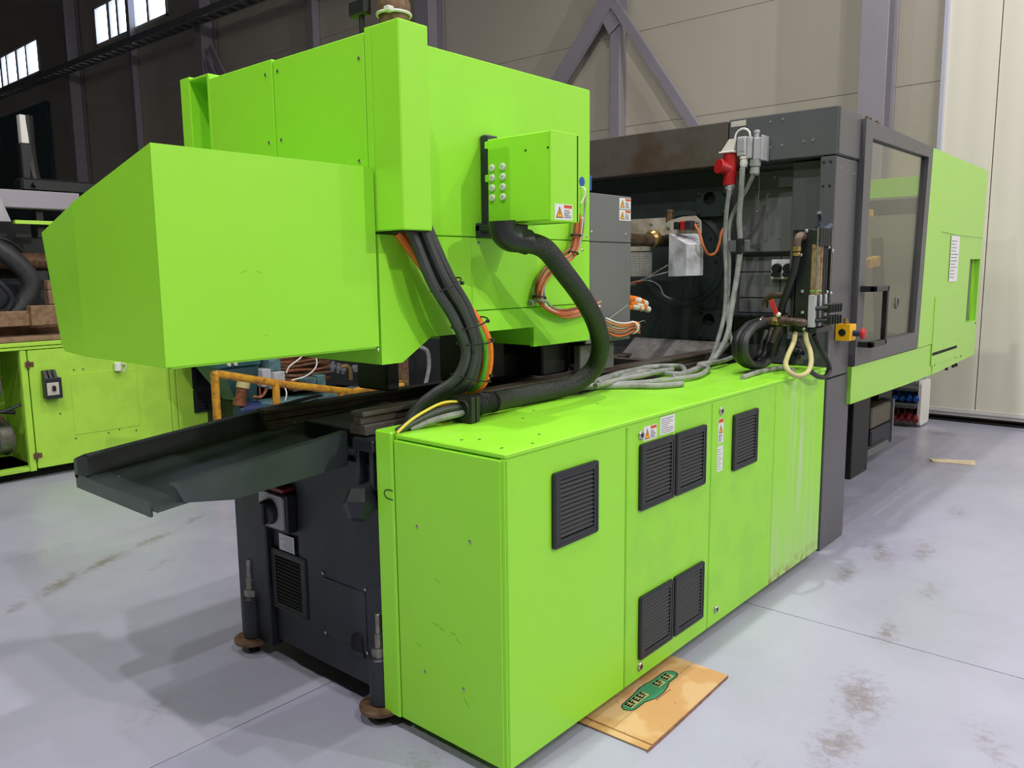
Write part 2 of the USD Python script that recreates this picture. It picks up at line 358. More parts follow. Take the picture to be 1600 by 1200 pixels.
# ------------------------------------------------------------------ scene helpers
used = {}
def fresh(parent, name):
    k = (parent, name); i = used.get(k, -1) + 1; used[k] = i
    return f'{parent}/{name}' if i == 0 else f'{parent}/{name}_{i:03d}'
def setdata(prim, **kw):
    for k, v in kw.items():
        if v: prim.SetCustomDataByKey(k, v)
class Thing:
    """A top-level Xform at the thing's base; .part() adds its meshes, given in world coordinates."""
    def __init__(self, name, label=None, category=None, loc=(0, 0, 0), group=None, kind=None):
        self.path = fresh('/World', name); self.loc = np.asarray(loc, float)
        x = UsdGeom.Xform.Define(stage, self.path); x.AddTranslateOp().Set(Gf.Vec3d(*map(float, loc)))
        setdata(x.GetPrim(), label=label, category=category, group=group, kind=kind)
    def part(self, name, mesh, material, parent=None, label=None, kind=None, smooth=30):
        p = fresh(parent or self.path, name)
        m = usdkit.mesh(stage, p, trimesh.Trimesh(mesh.vertices - self.loc, mesh.faces, process=False), M[material], smooth=smooth)
        setdata(m.GetPrim(), label=label, kind=kind)
        return p
def single(name, mesh, material, label=None, category=None, group=None, kind=None, smooth=30):
    lo, hi = mesh.bounds; loc = np.array([(lo[0] + hi[0]) / 2, (lo[1] + hi[1]) / 2, lo[2]])
    p = fresh('/World', name)
    m = usdkit.mesh(stage, p, trimesh.Trimesh(mesh.vertices - loc, mesh.faces, process=False), M[material], smooth=smooth)
    m.AddTranslateOp().Set(Gf.Vec3d(*map(float, loc)))
    setdata(m.GetPrim(), label=label, category=category, group=group, kind=kind)
    return p
PATHS = {
    'conduit': [[0.555,0.381,1.703],[0.638,0.36,1.679],[0.742,0.35,1.593],[0.867,0.35,1.489],[0.993,0.37,1.373],[1.065,0.4,1.268],[1.076,0.44,1.182],[1.015,0.48,1.125],[0.9,0.5,1.105],[0.75,0.505,1.103],[0.62,0.5,1.105],[0.53,0.482,1.11],[0.45,0.462,1.114]],
    'duct_b1': [[0.105,0.5,1.734],[0.17,0.47,1.556],[0.26,0.46,1.43],[0.315,0.46,1.311],[0.287,0.48,1.223],[0.234,0.539,1.168],[0.19,0.588,1.115],[0.155,0.6,1.06],[0.15,0.6,0.97]],
    'duct_b2': [[0.149,0.52,1.741],[0.216,0.49,1.564],[0.303,0.48,1.438],[0.352,0.48,1.314],[0.33,0.5,1.212],[0.275,0.548,1.163],[0.23,0.588,1.115],[0.195,0.6,1.06],[0.19,0.6,0.97]],
    'duct_b3': [[0.148,0.49,1.744],[0.215,0.46,1.572],[0.298,0.45,1.453],[0.347,0.45,1.323],[0.325,0.47,1.212],[0.295,0.535,1.163],[0.27,0.588,1.115],[0.235,0.6,1.06],[0.23,0.6,0.97]],
    'duct_b4': [[0.178,0.5,1.749],[0.249,0.47,1.581],[0.332,0.46,1.46],[0.378,0.46,1.324],[0.356,0.48,1.201],[0.331,0.539,1.158],[0.31,0.588,1.115],[0.275,0.6,1.06],[0.27,0.6,0.97]],
    'duct_o1': [[0.108,0.57,1.73],[0.238,0.535,1.568],[0.347,0.505,1.459],[0.415,0.475,1.325],[0.412,0.495,1.189],[0.364,0.54,1.15],[0.305,0.585,1.11],[0.275,0.6,1.06],[0.27,0.6,0.97]],
    'duct_o2': [[0.142,0.555,1.735],[0.237,0.52,1.576],[0.358,0.49,1.47],[0.433,0.46,1.334],[0.424,0.48,1.189],[0.387,0.532,1.15],[0.34,0.585,1.11],[0.31,0.6,1.06],[0.305,0.6,0.97]],
    'duct_g1': [[0.122,0.533,1.73],[0.203,0.498,1.572],[0.322,0.468,1.468],[0.392,0.438,1.334],[0.386,0.458,1.197],[0.381,0.521,1.154],[0.365,0.585,1.11],[0.335,0.6,1.06],[0.33,0.6,0.97]],
    'tail1': [[0.29,0.445,1.12],[0.2,0.46,1.122],[0.12,0.475,1.106],[0.05,0.483,1.086],[0.01,0.49,1.07]],
    'tail2': [[0.29,0.435,1.102],[0.21,0.45,1.098],[0.13,0.468,1.087],[0.06,0.485,1.072]],
    'tail3': [[0.29,0.45,1.138],[0.2,0.46,1.146],[0.12,0.47,1.126],[0.05,0.474,1.1],[0.0,0.48,1.068]],
    'loom_l1': [[1.131,0.555,1.834],[1.112,0.555,1.734],[1.085,0.555,1.679],[0.976,0.555,1.63],[0.89,0.555,1.578],[0.851,0.555,1.521],[0.859,0.555,1.479],[0.914,0.555,1.44],[1.029,0.555,1.416],[1.174,0.555,1.429],[1.273,0.555,1.448]],
    'loom_l2': [[1.114,0.56,1.845],[1.096,0.56,1.744],[1.068,0.56,1.69],[0.961,0.56,1.641],[0.875,0.56,1.588],[0.837,0.56,1.532],[0.845,0.56,1.49],[0.899,0.56,1.447],[1.022,0.56,1.427],[1.167,0.56,1.44],[1.265,0.56,1.459]],
    'loom_l3': [[1.143,0.55,1.824],[1.124,0.55,1.723],[1.096,0.55,1.668],[0.988,0.55,1.619],[0.9,0.55,1.567],[0.862,0.55,1.51],[0.87,0.55,1.468],[0.925,0.55,1.433],[1.034,0.55,1.405],[1.179,0.55,1.417],[1.278,0.55,1.436]],
    'loom_l4': [[1.13,0.548,1.815],[1.112,0.548,1.714],[1.084,0.548,1.66],[0.976,0.548,1.611],[0.889,0.548,1.559],[0.851,0.548,1.503],[0.859,0.548,1.461],[0.914,0.548,1.429],[1.025,0.548,1.397],[1.171,0.548,1.409],[1.269,0.548,1.428]],
    'loom_l5': [[1.18,0.56,1.94],[1.171,0.56,1.844],[1.152,0.56,1.743],[1.124,0.56,1.688],[1.014,0.56,1.638],[0.926,0.56,1.585],[0.887,0.56,1.528],[0.895,0.56,1.482],[0.939,0.56,1.447],[1.055,0.56,1.423],[1.202,0.56,1.436],[1.301,0.56,1.455]],
    'loom_l6': [[1.103,0.545,1.824],[1.085,0.545,1.724],[1.057,0.545,1.67],[0.95,0.545,1.622],[0.865,0.545,1.57],[0.827,0.545,1.514],[0.834,0.545,1.472],[0.889,0.545,1.437],[1.008,0.545,1.409],[1.152,0.545,1.422],[1.25,0.545,1.44]],
    'loopwhite': [[1.147,0.56,1.881],[1.161,0.55,1.917],[1.161,0.55,1.941],[1.172,0.575,1.954]],
    'harn_h1': [[1.332,0.56,1.369],[1.381,0.54,1.35],[1.477,0.55,1.341],[1.596,0.58,1.342],[1.719,0.62,1.315]],
    'harn_h2': [[1.342,0.56,1.354],[1.381,0.54,1.335],[1.477,0.55,1.327],[1.596,0.58,1.33],[1.719,0.62,1.307]],
    'harn_h3': [[1.332,0.56,1.34],[1.381,0.54,1.32],[1.477,0.55,1.314],[1.597,0.58,1.318],[1.719,0.62,1.299]],
    'harn_h4': [[1.343,0.56,1.325],[1.381,0.54,1.306],[1.477,0.55,1.3],[1.597,0.58,1.305],[1.719,0.62,1.291]],
    'harn_h5': [[1.322,0.56,1.314],[1.381,0.54,1.294],[1.478,0.55,1.289],[1.597,0.58,1.295],[1.719,0.62,1.285]],
    'stub_s1': [[1.767,0.72,1.452],[1.852,0.72,1.442],[1.94,0.72,1.419]],
    'stub_s2': [[1.779,0.72,1.425],[1.871,0.72,1.414],[1.966,0.72,1.388]],
    'stub_s3': [[1.767,0.72,1.406],[1.834,0.72,1.409],[1.902,0.72,1.397]],
    'orange': [[2.55,0.774,1.857],[2.55,0.74,1.808],[2.55,0.71,1.724],[2.6,0.698,1.676],[2.62,0.672,1.683],[2.64,0.655,1.742],[2.66,0.651,1.808],[2.68,0.638,1.841]],
    'g1': [[2.58,0.498,2.149],[2.6,0.511,2.019],[2.62,0.527,1.863],[2.62,0.515,1.719],[2.6,0.523,1.54],[2.55,0.529,1.342],[2.5,0.524,1.218],[2.42,0.544,1.114],[2.096,0.461,1.09],[1.797,0.401,1.085]],
    'g2': [[2.56,0.561,2.034],[2.58,0.584,1.935],[2.6,0.601,1.775],[2.6,0.587,1.558],[2.58,0.582,1.339],[2.52,0.588,1.195],[2.45,0.59,1.091],[1.982,0.43,1.09],[1.635,0.38,1.085]],
    'g3': [[2.62,0.451,2.11],[2.64,0.492,2.049],[2.66,0.549,1.973],[2.68,0.603,1.887],[2.66,0.607,1.795],[2.64,0.591,1.594],[2.6,0.573,1.375],[2.56,0.538,1.231],[2.5,0.476,1.148]],
    'lanyard': [[2.66,0.435,2.192],[2.68,0.443,2.055],[2.69,0.447,1.932]],
    'coil1': [[1.267,0.584,1.085],[1.542,0.645,1.09],[1.799,0.66,1.095],[1.937,0.609,1.095],[1.989,0.537,1.095],[1.918,0.472,1.09],[1.752,0.397,1.09],[1.717,0.445,1.09],[1.74,0.585,1.09],[1.541,0.589,1.085],[1.293,0.549,1.085]],
    'coil2': [[1.141,0.583,1.082],[1.259,0.491,1.085],[1.396,0.409,1.085],[1.539,0.359,1.085],[1.739,0.318,1.085],[1.948,0.365,1.085],[2.082,0.431,1.09],[2.06,0.464,1.1],[2.219,0.443,1.1],[2.659,0.541,1.09]],
    'coil3': [[1.071,0.601,1.08],[1.203,0.522,1.08],[1.313,0.407,1.08],[1.389,0.305,1.08],[1.504,0.253,1.08]],
    'coil4': [[1.106,0.454,1.1],[1.343,0.478,1.1],[1.505,0.459,1.105],[1.674,0.473,1.105],[1.812,0.481,1.1],[1.868,0.587,1.1],[1.678,0.622,1.1],[1.391,0.563,1.1],[1.238,0.529,1.09]],
    'coil5': [[2.279,0.048,1.078],[2.332,0.13,1.08],[2.229,0.161,1.078],[2.071,0.16,1.078],[1.892,0.144,1.076]],
    'ring': [[2.265,0.22,1.321],[2.114,0.22,1.3],[2.022,0.22,1.242],[2.034,0.22,1.167],[2.142,0.22,1.109],[2.236,0.2,1.115],[2.313,0.2,1.144],[2.356,0.2,1.208],[2.4,0.2,1.273]],
    'hoseA': [[2.22,0.031,1.66],[2.22,0.044,1.576],[2.24,0.08,1.48],[2.26,0.112,1.399],[2.28,0.13,1.3],[2.28,0.154,1.2],[2.28,0.192,1.124],[2.24,0.23,1.122]],
    'yloop': [[2.26,0.038,1.272],[2.22,0.03,1.227],[2.14,0.025,1.167],[2.05,-0.004,1.127],[2.04,-0.028,1.098],[2.09,-0.05,1.079],[2.15,-0.067,1.087],[2.2,-0.068,1.123],[2.24,-0.048,1.182],[2.27,-0.015,1.235],[2.28,-0.003,1.279]],
    'bloop': [[2.357,-0.02,1.258],[2.4,-0.04,1.184],[2.48,-0.05,1.112],[2.514,-0.05,1.065],[2.462,-0.05,1.036],[2.353,-0.05,1.048],[2.245,-0.05,1.085]],
    'valvepipe': [[2.26,0.218,1.321],[2.24,0.125,1.332],[2.22,0.015,1.33],[2.23,-0.007,1.327],[2.29,0.012,1.323]],
    'elbow': [[2.28,0.023,1.748],[2.23,0.022,1.75],[2.21,0.027,1.734],[2.21,0.031,1.685]],
    'redh': [[2.2,0.148,1.439],[2.21,0.116,1.362]],
    'lowpipe': [[2.27,0.16,1.217],[2.27,0.142,1.267],[2.26,0.125,1.308]],
    'upvalve': [[2.35,0.242,1.392],[2.35,0.236,1.426],[2.33,0.194,1.454],[2.3,0.081,1.456]],
}
# ================================================================== THE SETTING
fl = Thing('floor', kind='structure')
xs = [-16, -10.21, -4.21, 1.79, 7.79]; ys = [-14, -11.03, -5.03, .97, 6.97, 12.97, 18.97, 24.97, 32]
for i in range(len(xs) - 1):
    for j in range(len(ys) - 1):
        fl.part('slab', cbox(xs[i] + .003, xs[i + 1] - .003, ys[j] + .003, ys[j + 1] - .003, -.1, 0, .001), 'floor_paint_dull' if ys[j] >= .97 and xs[i + 1] <= 1.8 else 'floor_paint')
fl.part('sub_base', cbox(-16, 7.8, -14, 32, -.16, -.03), 'void_black')

WX = 7.62
wb = Thing('wall_back', kind='structure')
rows = [0, 1.14, 2.302, 3.465, 4.63, 5.79, 6.95, 8.12, 9.25, 10.2]
rows_w = [0, 1.14, 2.302, 3.465, 4.63, 5.79, 7.3, 8.25, 9.25, 10.2]
segs = [(-14, -7, 0), (-7, -.3, 0), (-.3, 1.3, 0), (1.3, 8.0, 0), (8.0, 14.7, 0), (14.7, 21.4, 1), (21.4, 28.1, 1), (28.1, 32, 1)]
WIN = [(16.6, 20.35), (24.15, 28.0)]
for y0, y1, w in segs:
    rr = rows_w if w else rows
    for k in range(len(rr) - 1):
        spans = [(y0, y1)]
        if w and k == 6:
            spans = []
            c = y0
            for a, b in WIN:
                if y0 <= a < y1:
                    spans.append((c, a)); c = b
            if c < y1: spans.append((c, y1))
        for a, b in spans:
            wb.part('panel', cbox(WX, WX + .02, a + .0015, b - .0015, rr[k] + .0022, rr[k + 1] - .0022, .0015), 'panel_beige')
wb.part('backing', cbox(WX + .021, WX + .1, -14, 32, 0, 7.306, .0005), 'panel_beige')
wb.part('backing', cbox(WX + .021, WX + .1, -14, 32, 8.244, 10.2, .0005), 'panel_beige')
single('wall_left', cbox(-16, 7.8, 32, 32.2, 0, 10.2), 'wall_dark', kind='structure')
single('wall_right', cbox(-16, 7.8, -14.2, -14, 0, 10.2), 'panel_beige', kind='structure')
single('wall_front', cbox(-16.2, -16, -14.2, 32.2, 0, 10.2), 'wall_dark', kind='structure')
single('ceiling', cbox(-16.2, 7.8, -14.2, 32.2, 10.2, 10.4), 'ceiling_dark', kind='structure')

for n, (a, b) in enumerate(WIN, 1):
    w = Thing('window_%d' % n, kind='structure', loc=(WX, (a + b) / 2, 7.3))
    z0, z1, x0, x1 = 7.3, 8.25, WX - .03, WX + .1
    fr = [cbox(x0, x1, a, b, z0, z0 + .06), cbox(x0, x1, a, b, z1 - .06, z1), cbox(x0, x1, a, a + .06, z0, z1), cbox(x0, x1, b - .06, b, z0, z1)]
    w.part('window_frame', cat(*fr), 'white_plastic')
    cuts = [a + .06 + (b - a - .12) * t for t in (0, .23, .44, .66, .80, 1.0)]
    for i in range(5):
        w.part('pane', cbox(x0 + .05, x0 + .058, cuts[i], cuts[i + 1], z0 + .06, z1 - .06), 'glass')
        if i: w.part('mullion', cbox(x0, x1 - .02, cuts[i] - (.05 if i % 2 else .09), cuts[i] + .05, z0 + .06, z1 - .06), 'white_plastic')

# big sliding door of vertical ribbed panels
dr = Thing('door_1', kind='structure', loc=(7.5, -2, 0))
ye = [.66, .197, -.80, -1.80, -2.80, -3.80, -4.80, -5.80]
for i in range(len(ye) - 1):
    dr.part('panel', cbox(7.46, 7.53, ye[i + 1] + .004, ye[i] - .004, .13, 5.6, .003), 'door_beige')
dr.part('edge_trim', cbox(7.43, 7.55, .655, .70, .13, 5.6, .004), 'door_edge_blue')
dr.part('bottom_rail', cat(cbox(7.445, 7.55, -5.8, .70, .06, .135, .004), cbox(7.43, 7.445, -5.8, .66, .095, .115, .002)), 'pink_strip')
dr.part('guide_rail', cbox(7.44, 7.6, -6.5, .75, 0.0, .018, .003), 'void_black')
single('trim_1', cbox(7.40, 7.62, .70, 1.02, 0, .05, .004), 'pink_strip', kind='structure')

# ------------------------------------------------------------------ steel columns, wind posts and braces along the wall
def h_column(y, label, w=.27, d=.34, x0=7.24):
    t = Thing('steel_column', label, 'column', (x0 + d / 2, y, 0), 'steel columns along the back wall')
    t.part('front_flange', cbox(x0, x0 + .018, y - w / 2, y + w / 2, 0, 10.1, .002), 'column_lilac')
    t.part('web', cbox(x0 + .018, x0 + d - .018, y - .008, y + .008, 0, 10.1, .002), 'column_lilac')
    t.part('rear_flange', cbox(x0 + d - .018, x0 + d, y - w / 2, y + w / 2, 0, 10.1, .002), 'column_lilac')
    return t
c = h_column(1.30, 'lilac-grey steel wall column rising behind the grey machine frame, right of the V braces')
rs = []
for i in range(9):
    yy = 1.20 + .22 * rng.random(); zz = 2.98 + .16 * rng.random()
    rs.append(cbox(7.2385, 7.2405, yy - .012 - .02 * rng.random(), yy + .012, zz - .01 - .02 * rng.random(), zz + .012, .0005))
c.part('rust_patch', cat(*rs), 'rust_steel', kind='stuff')
h_column(8.00, 'dark steel wall column behind the rusty pipe on top of the green hood', .30)
h_column(14.7, 'dim steel wall column right of the larger lit window, behind the green channel')
h_column(21.4, 'dim steel wall column between the two lit windows')
def post(y, label):
    t = Thing('wind_post', label, 'post', (7.53, y, 0), 'slim posts on the back wall')
    t.part('post_tube', cbox(7.46, 7.61, y - .075, y + .075, 0, 10.1, .004), 'column_lilac')
    return t
p = post(4.605, 'slim grey wall post where the two diagonal braces meet')
p.part('gusset_plate', prism([(4.42, 5.3), (4.8, 5.3), (4.86, 4.95), (4.68, 4.62), (4.52, 4.72), (4.40, 4.95)], 'x', 7.43, 7.442), 'column_lilac')
for (yy, zz) in [(4.66, 5.12), (4.70, 5.0), (4.75, 4.9), (4.80, 4.8), (4.70, 5.2)]:
    p.part('bolt', lathe((7.43, yy, zz), (-1, 0, 0), [(0, .026), (.018, .024), (.022, .014)], 6), 'anthracite')
post(11.15, 'slim dark wall post left of the green hood top')
post(18.25, 'slim dark wall post beneath the larger lit window')
t = Thing('brace', 'broad grey channel brace sloping down left from the post', 'brace', (7.4, 6.4, 3.1), 'diagonal wall braces')
t.part('flange', bar((7.40, 4.62, 5.12), (7.40, 7.75, 1.72), .012, .20, (0, 1, 1)), 'column_lilac')
t.part('lip', cat(bar((7.43, 4.70, 5.18), (7.43, 7.80, 1.81), .07, .012, (0, 1, 1)), bar((7.43, 4.54, 5.05), (7.43, 7.67, 1.65), .07, .012, (0, 1, 1))), 'column_lilac')
t = Thing('brace', 'flat grey angle brace sloping down right from the post', 'brace', (7.4, 3.2, 3.1), 'diagonal wall braces')
t.part('flange', bar((7.41, 4.60, 4.98), (7.41, 1.6, .75), .012, .11, (0, 1, -1)), 'column_lilac')
t.part('lip', bar((7.44, 4.555, 5.01), (7.44, 1.555, .78), .06, .012, (0, 1, -1)), 'column_lilac')
t = Thing('brace', 'dim grey diagonal brace high on the wall right of the larger window', 'brace', (7.3, 14, 5.5), 'diagonal wall braces')
t.part('flange', bar((7.36, 14.45, 6.2), (7.36, 11.32, 1.97), .06, .14, (0, 1, -1)), 'column_lilac')
t.part('lip', bar((7.3, 14.5, 6.0), (7.3, 11.42, 1.84), .05, .05, (0, 1, -1)), 'column_lilac')

# ladder-type cable tray under the windows
t = Thing('cable_ladder', 'long galvanised ladder cable tray running below the high windows', 'cable tray', (7.0, 18, 6.6))
zl = lambda y: 6.52 + (y - 9) * .0155
for x in (6.86, 7.16):
    t.part('side_rail', bar((x, 8.2, zl(8.2) + .05), (x, 30, zl(30) + .05), .03, .13), 'galvanised')
yy = 8.5
while yy < 30:
    t.part('rung', cbox(6.86, 7.16, yy - .03, yy + .03, zl(yy) - .01, zl(yy) + .015, .003), 'steel_dull'); yy += .34
t = Thing('wall_cladding', 'dark teal sheet cladding on the far left wall below the second window', 'cladding', (7.5, 27.5, 0))
for i in range(4):
    t.part('sheet', cbox(7.5, 7.6, 23.7 + i * 2.05, 25.74 + i * 2.05, 0.02, 6.45, .004), 'teal_dark')

# ================================================================== CONTROL CABINET (front right of the machine)
cab = Thing('control_cabinet', 'low lime green switch cabinet with four doors and black vents in front of the machine', 'cabinet', (1.3, .28, 0))
cab.part('body', cbox(.004, 2.6, .020, .574, .05, 1.048), 'green')
cab.part('plinth', cbox(.12, 2.58, .10, .55, 0.0, .05), 'void_black')
cab.part('lid', cat(cbox(-.006, 2.602, -.004, .485, 1.049, 1.066, .004), cbox(-.004, 2.602, .002, .018, 1.040, 1.05, .002)), 'green')
cab.part('end_panel', cbox(-.012, .004, .012, .486, .056, 1.045, .003), 'green')
fs = cab.part('side_strip', cat(cbox(-.016, .2, .492, .578, .05, 1.071, .006)), 'green')
# keyhole-shaped notch outline in the strip
ring = [(.4935, .872), (.515, .872), (.53, .868), (.538, .856), (.53, .844), (.515, .84), (.4935, .84)]
cab.part('latch_outline', sweep([(-.0165, y, z) for y, z in ring], .0016, 5), 'void_black', parent=fs)
seams = [.0, .652, 1.302, 1.948, 2.6]
for i in range(4):
    cab.part('door', cbox(seams[i] + .003, seams[i + 1] - .003, .0, .018, .052, 1.044, .004), 'green_streaked' if i == 3 else ('green_worn' if i else 'green'),
             label='green door streaked with white residue and rust' if i == 3 else None)
cab.part('door_rail', cat(cbox(-.006, -.001, .001, .018, .05, 1.046, .001)), 'green')
def screw(t, p, d, r=.006, parent=None, m='steel'):
    t.part('screw', lathe(p, d, [(0, r), (.0022, r * .95), (.0036, r * .55), (.004, .0005)], 10), m, parent=parent)
for y, z in ((.38, .77), (.14, .77), (.36, .27), (.18, .27)):
    screw(cab, (-.012, y, z), (-1, 0, 0))
cab.part('scuff', cat(*[bar((-.0123, a, b), (-.0123, a - .022, b - e), .0005, .0022, (0, 0, 1)) for a, b, e in ((.315, .455, .004), (.285, .448, .005), (.235, .447, .003), (.21, .432, .012), (.40, .36, .006), (.18, .24, .03), (.30, .61, .008))]), 'green_scratch', kind='stuff')
def vent(t, u0, u1, z0, z1, axis='y', face=0.0, frame='vent_black', n=13):
    """louvred vent; axis 'y': set in a plane y=face looking to -y; axis 'x': x=face looking to -x."""
    o = rrect(u0, u1, z0, z1, .010); hole = rrect(u0 + .034, u1 - .026, z0 + .026, z1 - .026, .003)
    fr = prism(o.difference(hole), axis, face - .011, face + .002)
    rim = prism(o.buffer(-.006).difference(o.buffer(-.012)), axis, face - .0125, face - .010)
    v = t.part('vent_grille', cat(fr, rim), frame)
    bk = cbox(u0 + .03, u1 - .02, face - .0015, face + .0015, z0 + .02, z1 - .02, .0003) if axis == 'y' else cbox(face - .0015, face + .0015, u0 + .03, u1 - .02, z0 + .02, z1 - .02, .0003)
    t.part('backing', bk, 'void_black', parent=v)
    H = z1 - z0 - .056
    for k in range(n):
        zc = z0 + .030 + H * (k + .5) / n
        if axis == 'y':
            s = hull([(x, y, z) for x in (u0 + .033, u1 - .025) for y, z in ((face - .010, zc - .0062), (face - .010, zc - .0038), (face - .002, zc + .0058), (face - .0015, zc + .0035))])
        else:
            s = hull([(x, y, z) for y in (u0 + .033, u1 - .025) for x, z in ((face - .010, zc - .0062), (face - .010, zc - .0038), (face - .002, zc + .0058), (face - .0015, zc + .0035))])
        t.part('slat', s, frame, parent=v)
    return v
for u0, z0 in ((.217, .712), (.733, .716), (.992, .716), (1.493, .716), (.742, .13), (1.0, .13)):
    vent(cab, u0, u0 + .247, z0, z0 + .25)
for x, z in ((.745, 1.0), (1.382, 1.0), (.757, .1), (1.38, .118)):
    l = cab.part('lock', lathe((x, 0, z), (0, -1, 0), [(0, .0175), (.004, .0175), (.0075, .0145), (.008, .009), (.005, .0085), (.005, .0005)], 18), 'steel')
    cab.part('lock_slot', cbox(x - .003, x + .003, -.0075, -.004, z - .008, z + .008, .0005), 'void_black', parent=l)

def text_rows(t, par, axis, face, u0, u1, z0, z1, n, m='print_grey', h=.0035, seed=1):
    r = random.Random(seed); ms = []
    for k in range(n):
        z = z1 - (k + .5) * (z1 - z0) / n; L = (u1 - u0) * (.55 + .45 * r.random()); u = u0
        while u < u0 + L - .004:
            w = min(.004 + .012 * r.random(), u0 + L - u)
            q = (u, u + w, face - .0004, face, z - h / 2, z + h / 2) if axis == 'y' else (face - .0004, face, u, u + w, z - h / 2, z + h / 2)
            ms.append(cbox(*q, .0001)); u += w + .0025
    if ms: t.part('print', cat(*ms), m, parent=par)
def flat(axis, face, u0, u1, z0, z1, th=.0006):
    return cbox(u0, u1, face - th, face, z0, z1, .0001) if axis == 'y' else cbox(face - th, face, u0, u1, z0, z1, .0001)
def flatpoly(axis, face, poly, th=.0003):
    return prism(poly, axis, face - th, face)
def warning_mark(t, par, axis, f, cx, z0, w, h):
    """yellow triangle with a black border and a lightning bolt."""
    mir = 1 if axis == 'y' else -1
    P = lambda pts: [(cx + mir * (u - .5) * w, z0 + v * h) for u, v in pts]
    t.part('warning_triangle', flatpoly(axis, f, P([(0, 0), (1, 0), (.5, 1)])), 'print_black', parent=par)
    t.part('warning_triangle', flatpoly(axis, f - .0003, P([(.12, .07), (.88, .07), (.5, .84)])), 'sticker_yellow', parent=par)
    t.part('lightning_bolt', flatpoly(axis, f - .0006, P([(.53, .66), (.40, .36), (.52, .38), (.46, .12), (.62, .46), (.50, .44), (.59, .66)])), 'print_black', parent=par)
def hazard_word(t, par, axis, f, u0, u1, z0, z1):
    """orange header with three square black characters (illegible in the photo)."""
    t.part('orange_header', flat(axis, f, u0, u1, z0, z1, .0003), 'sticker_orange', parent=par)
    n = 3; w = (u1 - u0) / n; ms = []
    for k in range(n):
        a, b = u0 + w * (k + .2), u0 + w * (k + .8); c0, c1 = z0 + (z1 - z0) * .2, z0 + (z1 - z0) * .8; m = (c0 + c1) / 2; e = (c1 - c0) * .14
        ms += [flat(axis, f - .0003, a, b, c1 - e, c1, .0003), flat(axis, f - .0003, a, b, m - e / 2, m + e / 2, .0003), flat(axis, f - .0003, a + (b - a) * .4, a + (b - a) * .58, c0, c1, .0003)]
    t.part('print', cat(*ms), 'print_black', parent=par)
def warn_wide(t, axis, f, u0, u1, z0, z1):
    s = t.part('warning_sticker', flat(axis, f, u0, u1, z0, z1), 'white_sticker'); W, H = u1 - u0, z1 - z0; f -= .0006
    warning_mark(t, s, axis, f, u0 + W * .27, z0 + H * .12, W * .40, H * .72)
    hazard_word(t, s, axis, f, u0 + W * .52, u0 + W * .97, z0 + H * .74, z0 + H * .95)
    text_rows(t, s, axis, f, u0 + W * .53, u0 + W * .95, z0 + H * .10, z0 + H * .66, 5, 'print_black', .0028, 3)
def warn_tall(t, axis, f, u0, u1, z0, z1):
    s = t.part('warning_sticker', flat(axis, f, u0, u1, z0, z1), 'white_sticker'); W, H = u1 - u0, z1 - z0; f -= .0006
    hazard_word(t, s, axis, f, u0 + W * .05, u0 + W * .95, z0 + H * .83, z0 + H * .98)
    warning_mark(t, s, axis, f, u0 + W * .5, z0 + H * .40, W * .78, H * .36)
    text_rows(t, s, axis, f, u0 + W * .1, u0 + W * .9, z0 + H * .04, z0 + H * .36, 5, 'print_black', .0028, 5)
def notice(t, axis, f, u0, u1, z0, z1, n=8, seed=2, name='notice_sticker', gap=1.0):
    s = t.part(name, flat(axis, f, u0, u1, z0, z1), 'white_sticker'); W, H = u1 - u0, z1 - z0
    text_rows(t, s, axis, f - .0006, u0 + W * .08, u0 + W * .92, z0 + H * .06, z0 + H * .92, n, 'print_grey', .0024 * gap, seed)
warn_wide(cab, 'y', 0, .765, .857, .972, 1.026)
notice(cab, 'y', 0, .882, .99, .975, 1.045, 8)
warn_tall(cab, 'y', 0, 1.361, 1.408, .862, .967)
notice(cab, 'y', 0, 1.357, 1.408, .738, .848, 9, 4)
# small chips and specks on the lid
for i in range(9):
    x, y = [(.06, .24), (.10, .20), (.28, .10), (.05, .06), (.47, .33), (.16, .03), (.62, .40), (.33, .42), (.9, .3)][i]
    cab.part('chip', cbox(x - .006, x + .006, y - .004, y + .003, 1.0655, 1.0667, .0003), 'anthracite')

# ================================================================== MACHINE BASE
bs = Thing('machine_base', 'dark anthracite machine bed under the green hood with rails and levelling feet', 'machine bed', (3.0, 1.02, 0))
bs.part('frame', cat(cbox(.05, 2.70, .62, 1.52, .09, .97, .006), cbox(.05, 2.70, .62, 1.08, .97, 1.035, .004)), 'anthracite')
bs.part('end_panel', cbox(.02, .05, .60, 1.115, .085, .93, .004), 'anthracite')
bs.part('end_panel', cbox(.03, .05, 1.12, 1.31, .08, .93, .003), 'anthracite')
bs.part('corner_post', cbox(.0, .06, 1.315, 1.545, .05, .96, .006), 'anthracite')
# cut cable outlet: a dark half-round opening with a lip
o = bs.part('cable_outlet', prism(Polygon([(.725, .205), (.79, .205), (.79, .245)] + [(.7575 + .0325 * math.cos(a), .245 + .0325 * math.sin(a)) for a in np.linspace(0, math.pi, 10)]), 'x', .0115, .0168), 'void_black')
bs.part('outlet_lip', cat(prism([(.72, .19), (.795, .19), (.795, .212), (.72, .212)], 'x', .012, .02)), 'anthracite', parent=o)
bs.part('cover_plate', cbox(.0165, .02, .705, .955, .215, .445, .002), 'anthracite')
for y, z in ((.955, .46), (.955, .218), (.70, .46), (.703, .215)):
    screw(bs, (.0165, y, z), (-1, 0, 0), .0065)
vent(bs, 1.065, 1.305, .232, .486, 'x', .026, 'black_plastic')
sw = bs.part('rotary_switch', prism(rrect(1.135, 1.30, .60, .735, .012), 'x', -.03, -.022), 'light_grey_plastic', label='grey plate with a black rotary main switch')
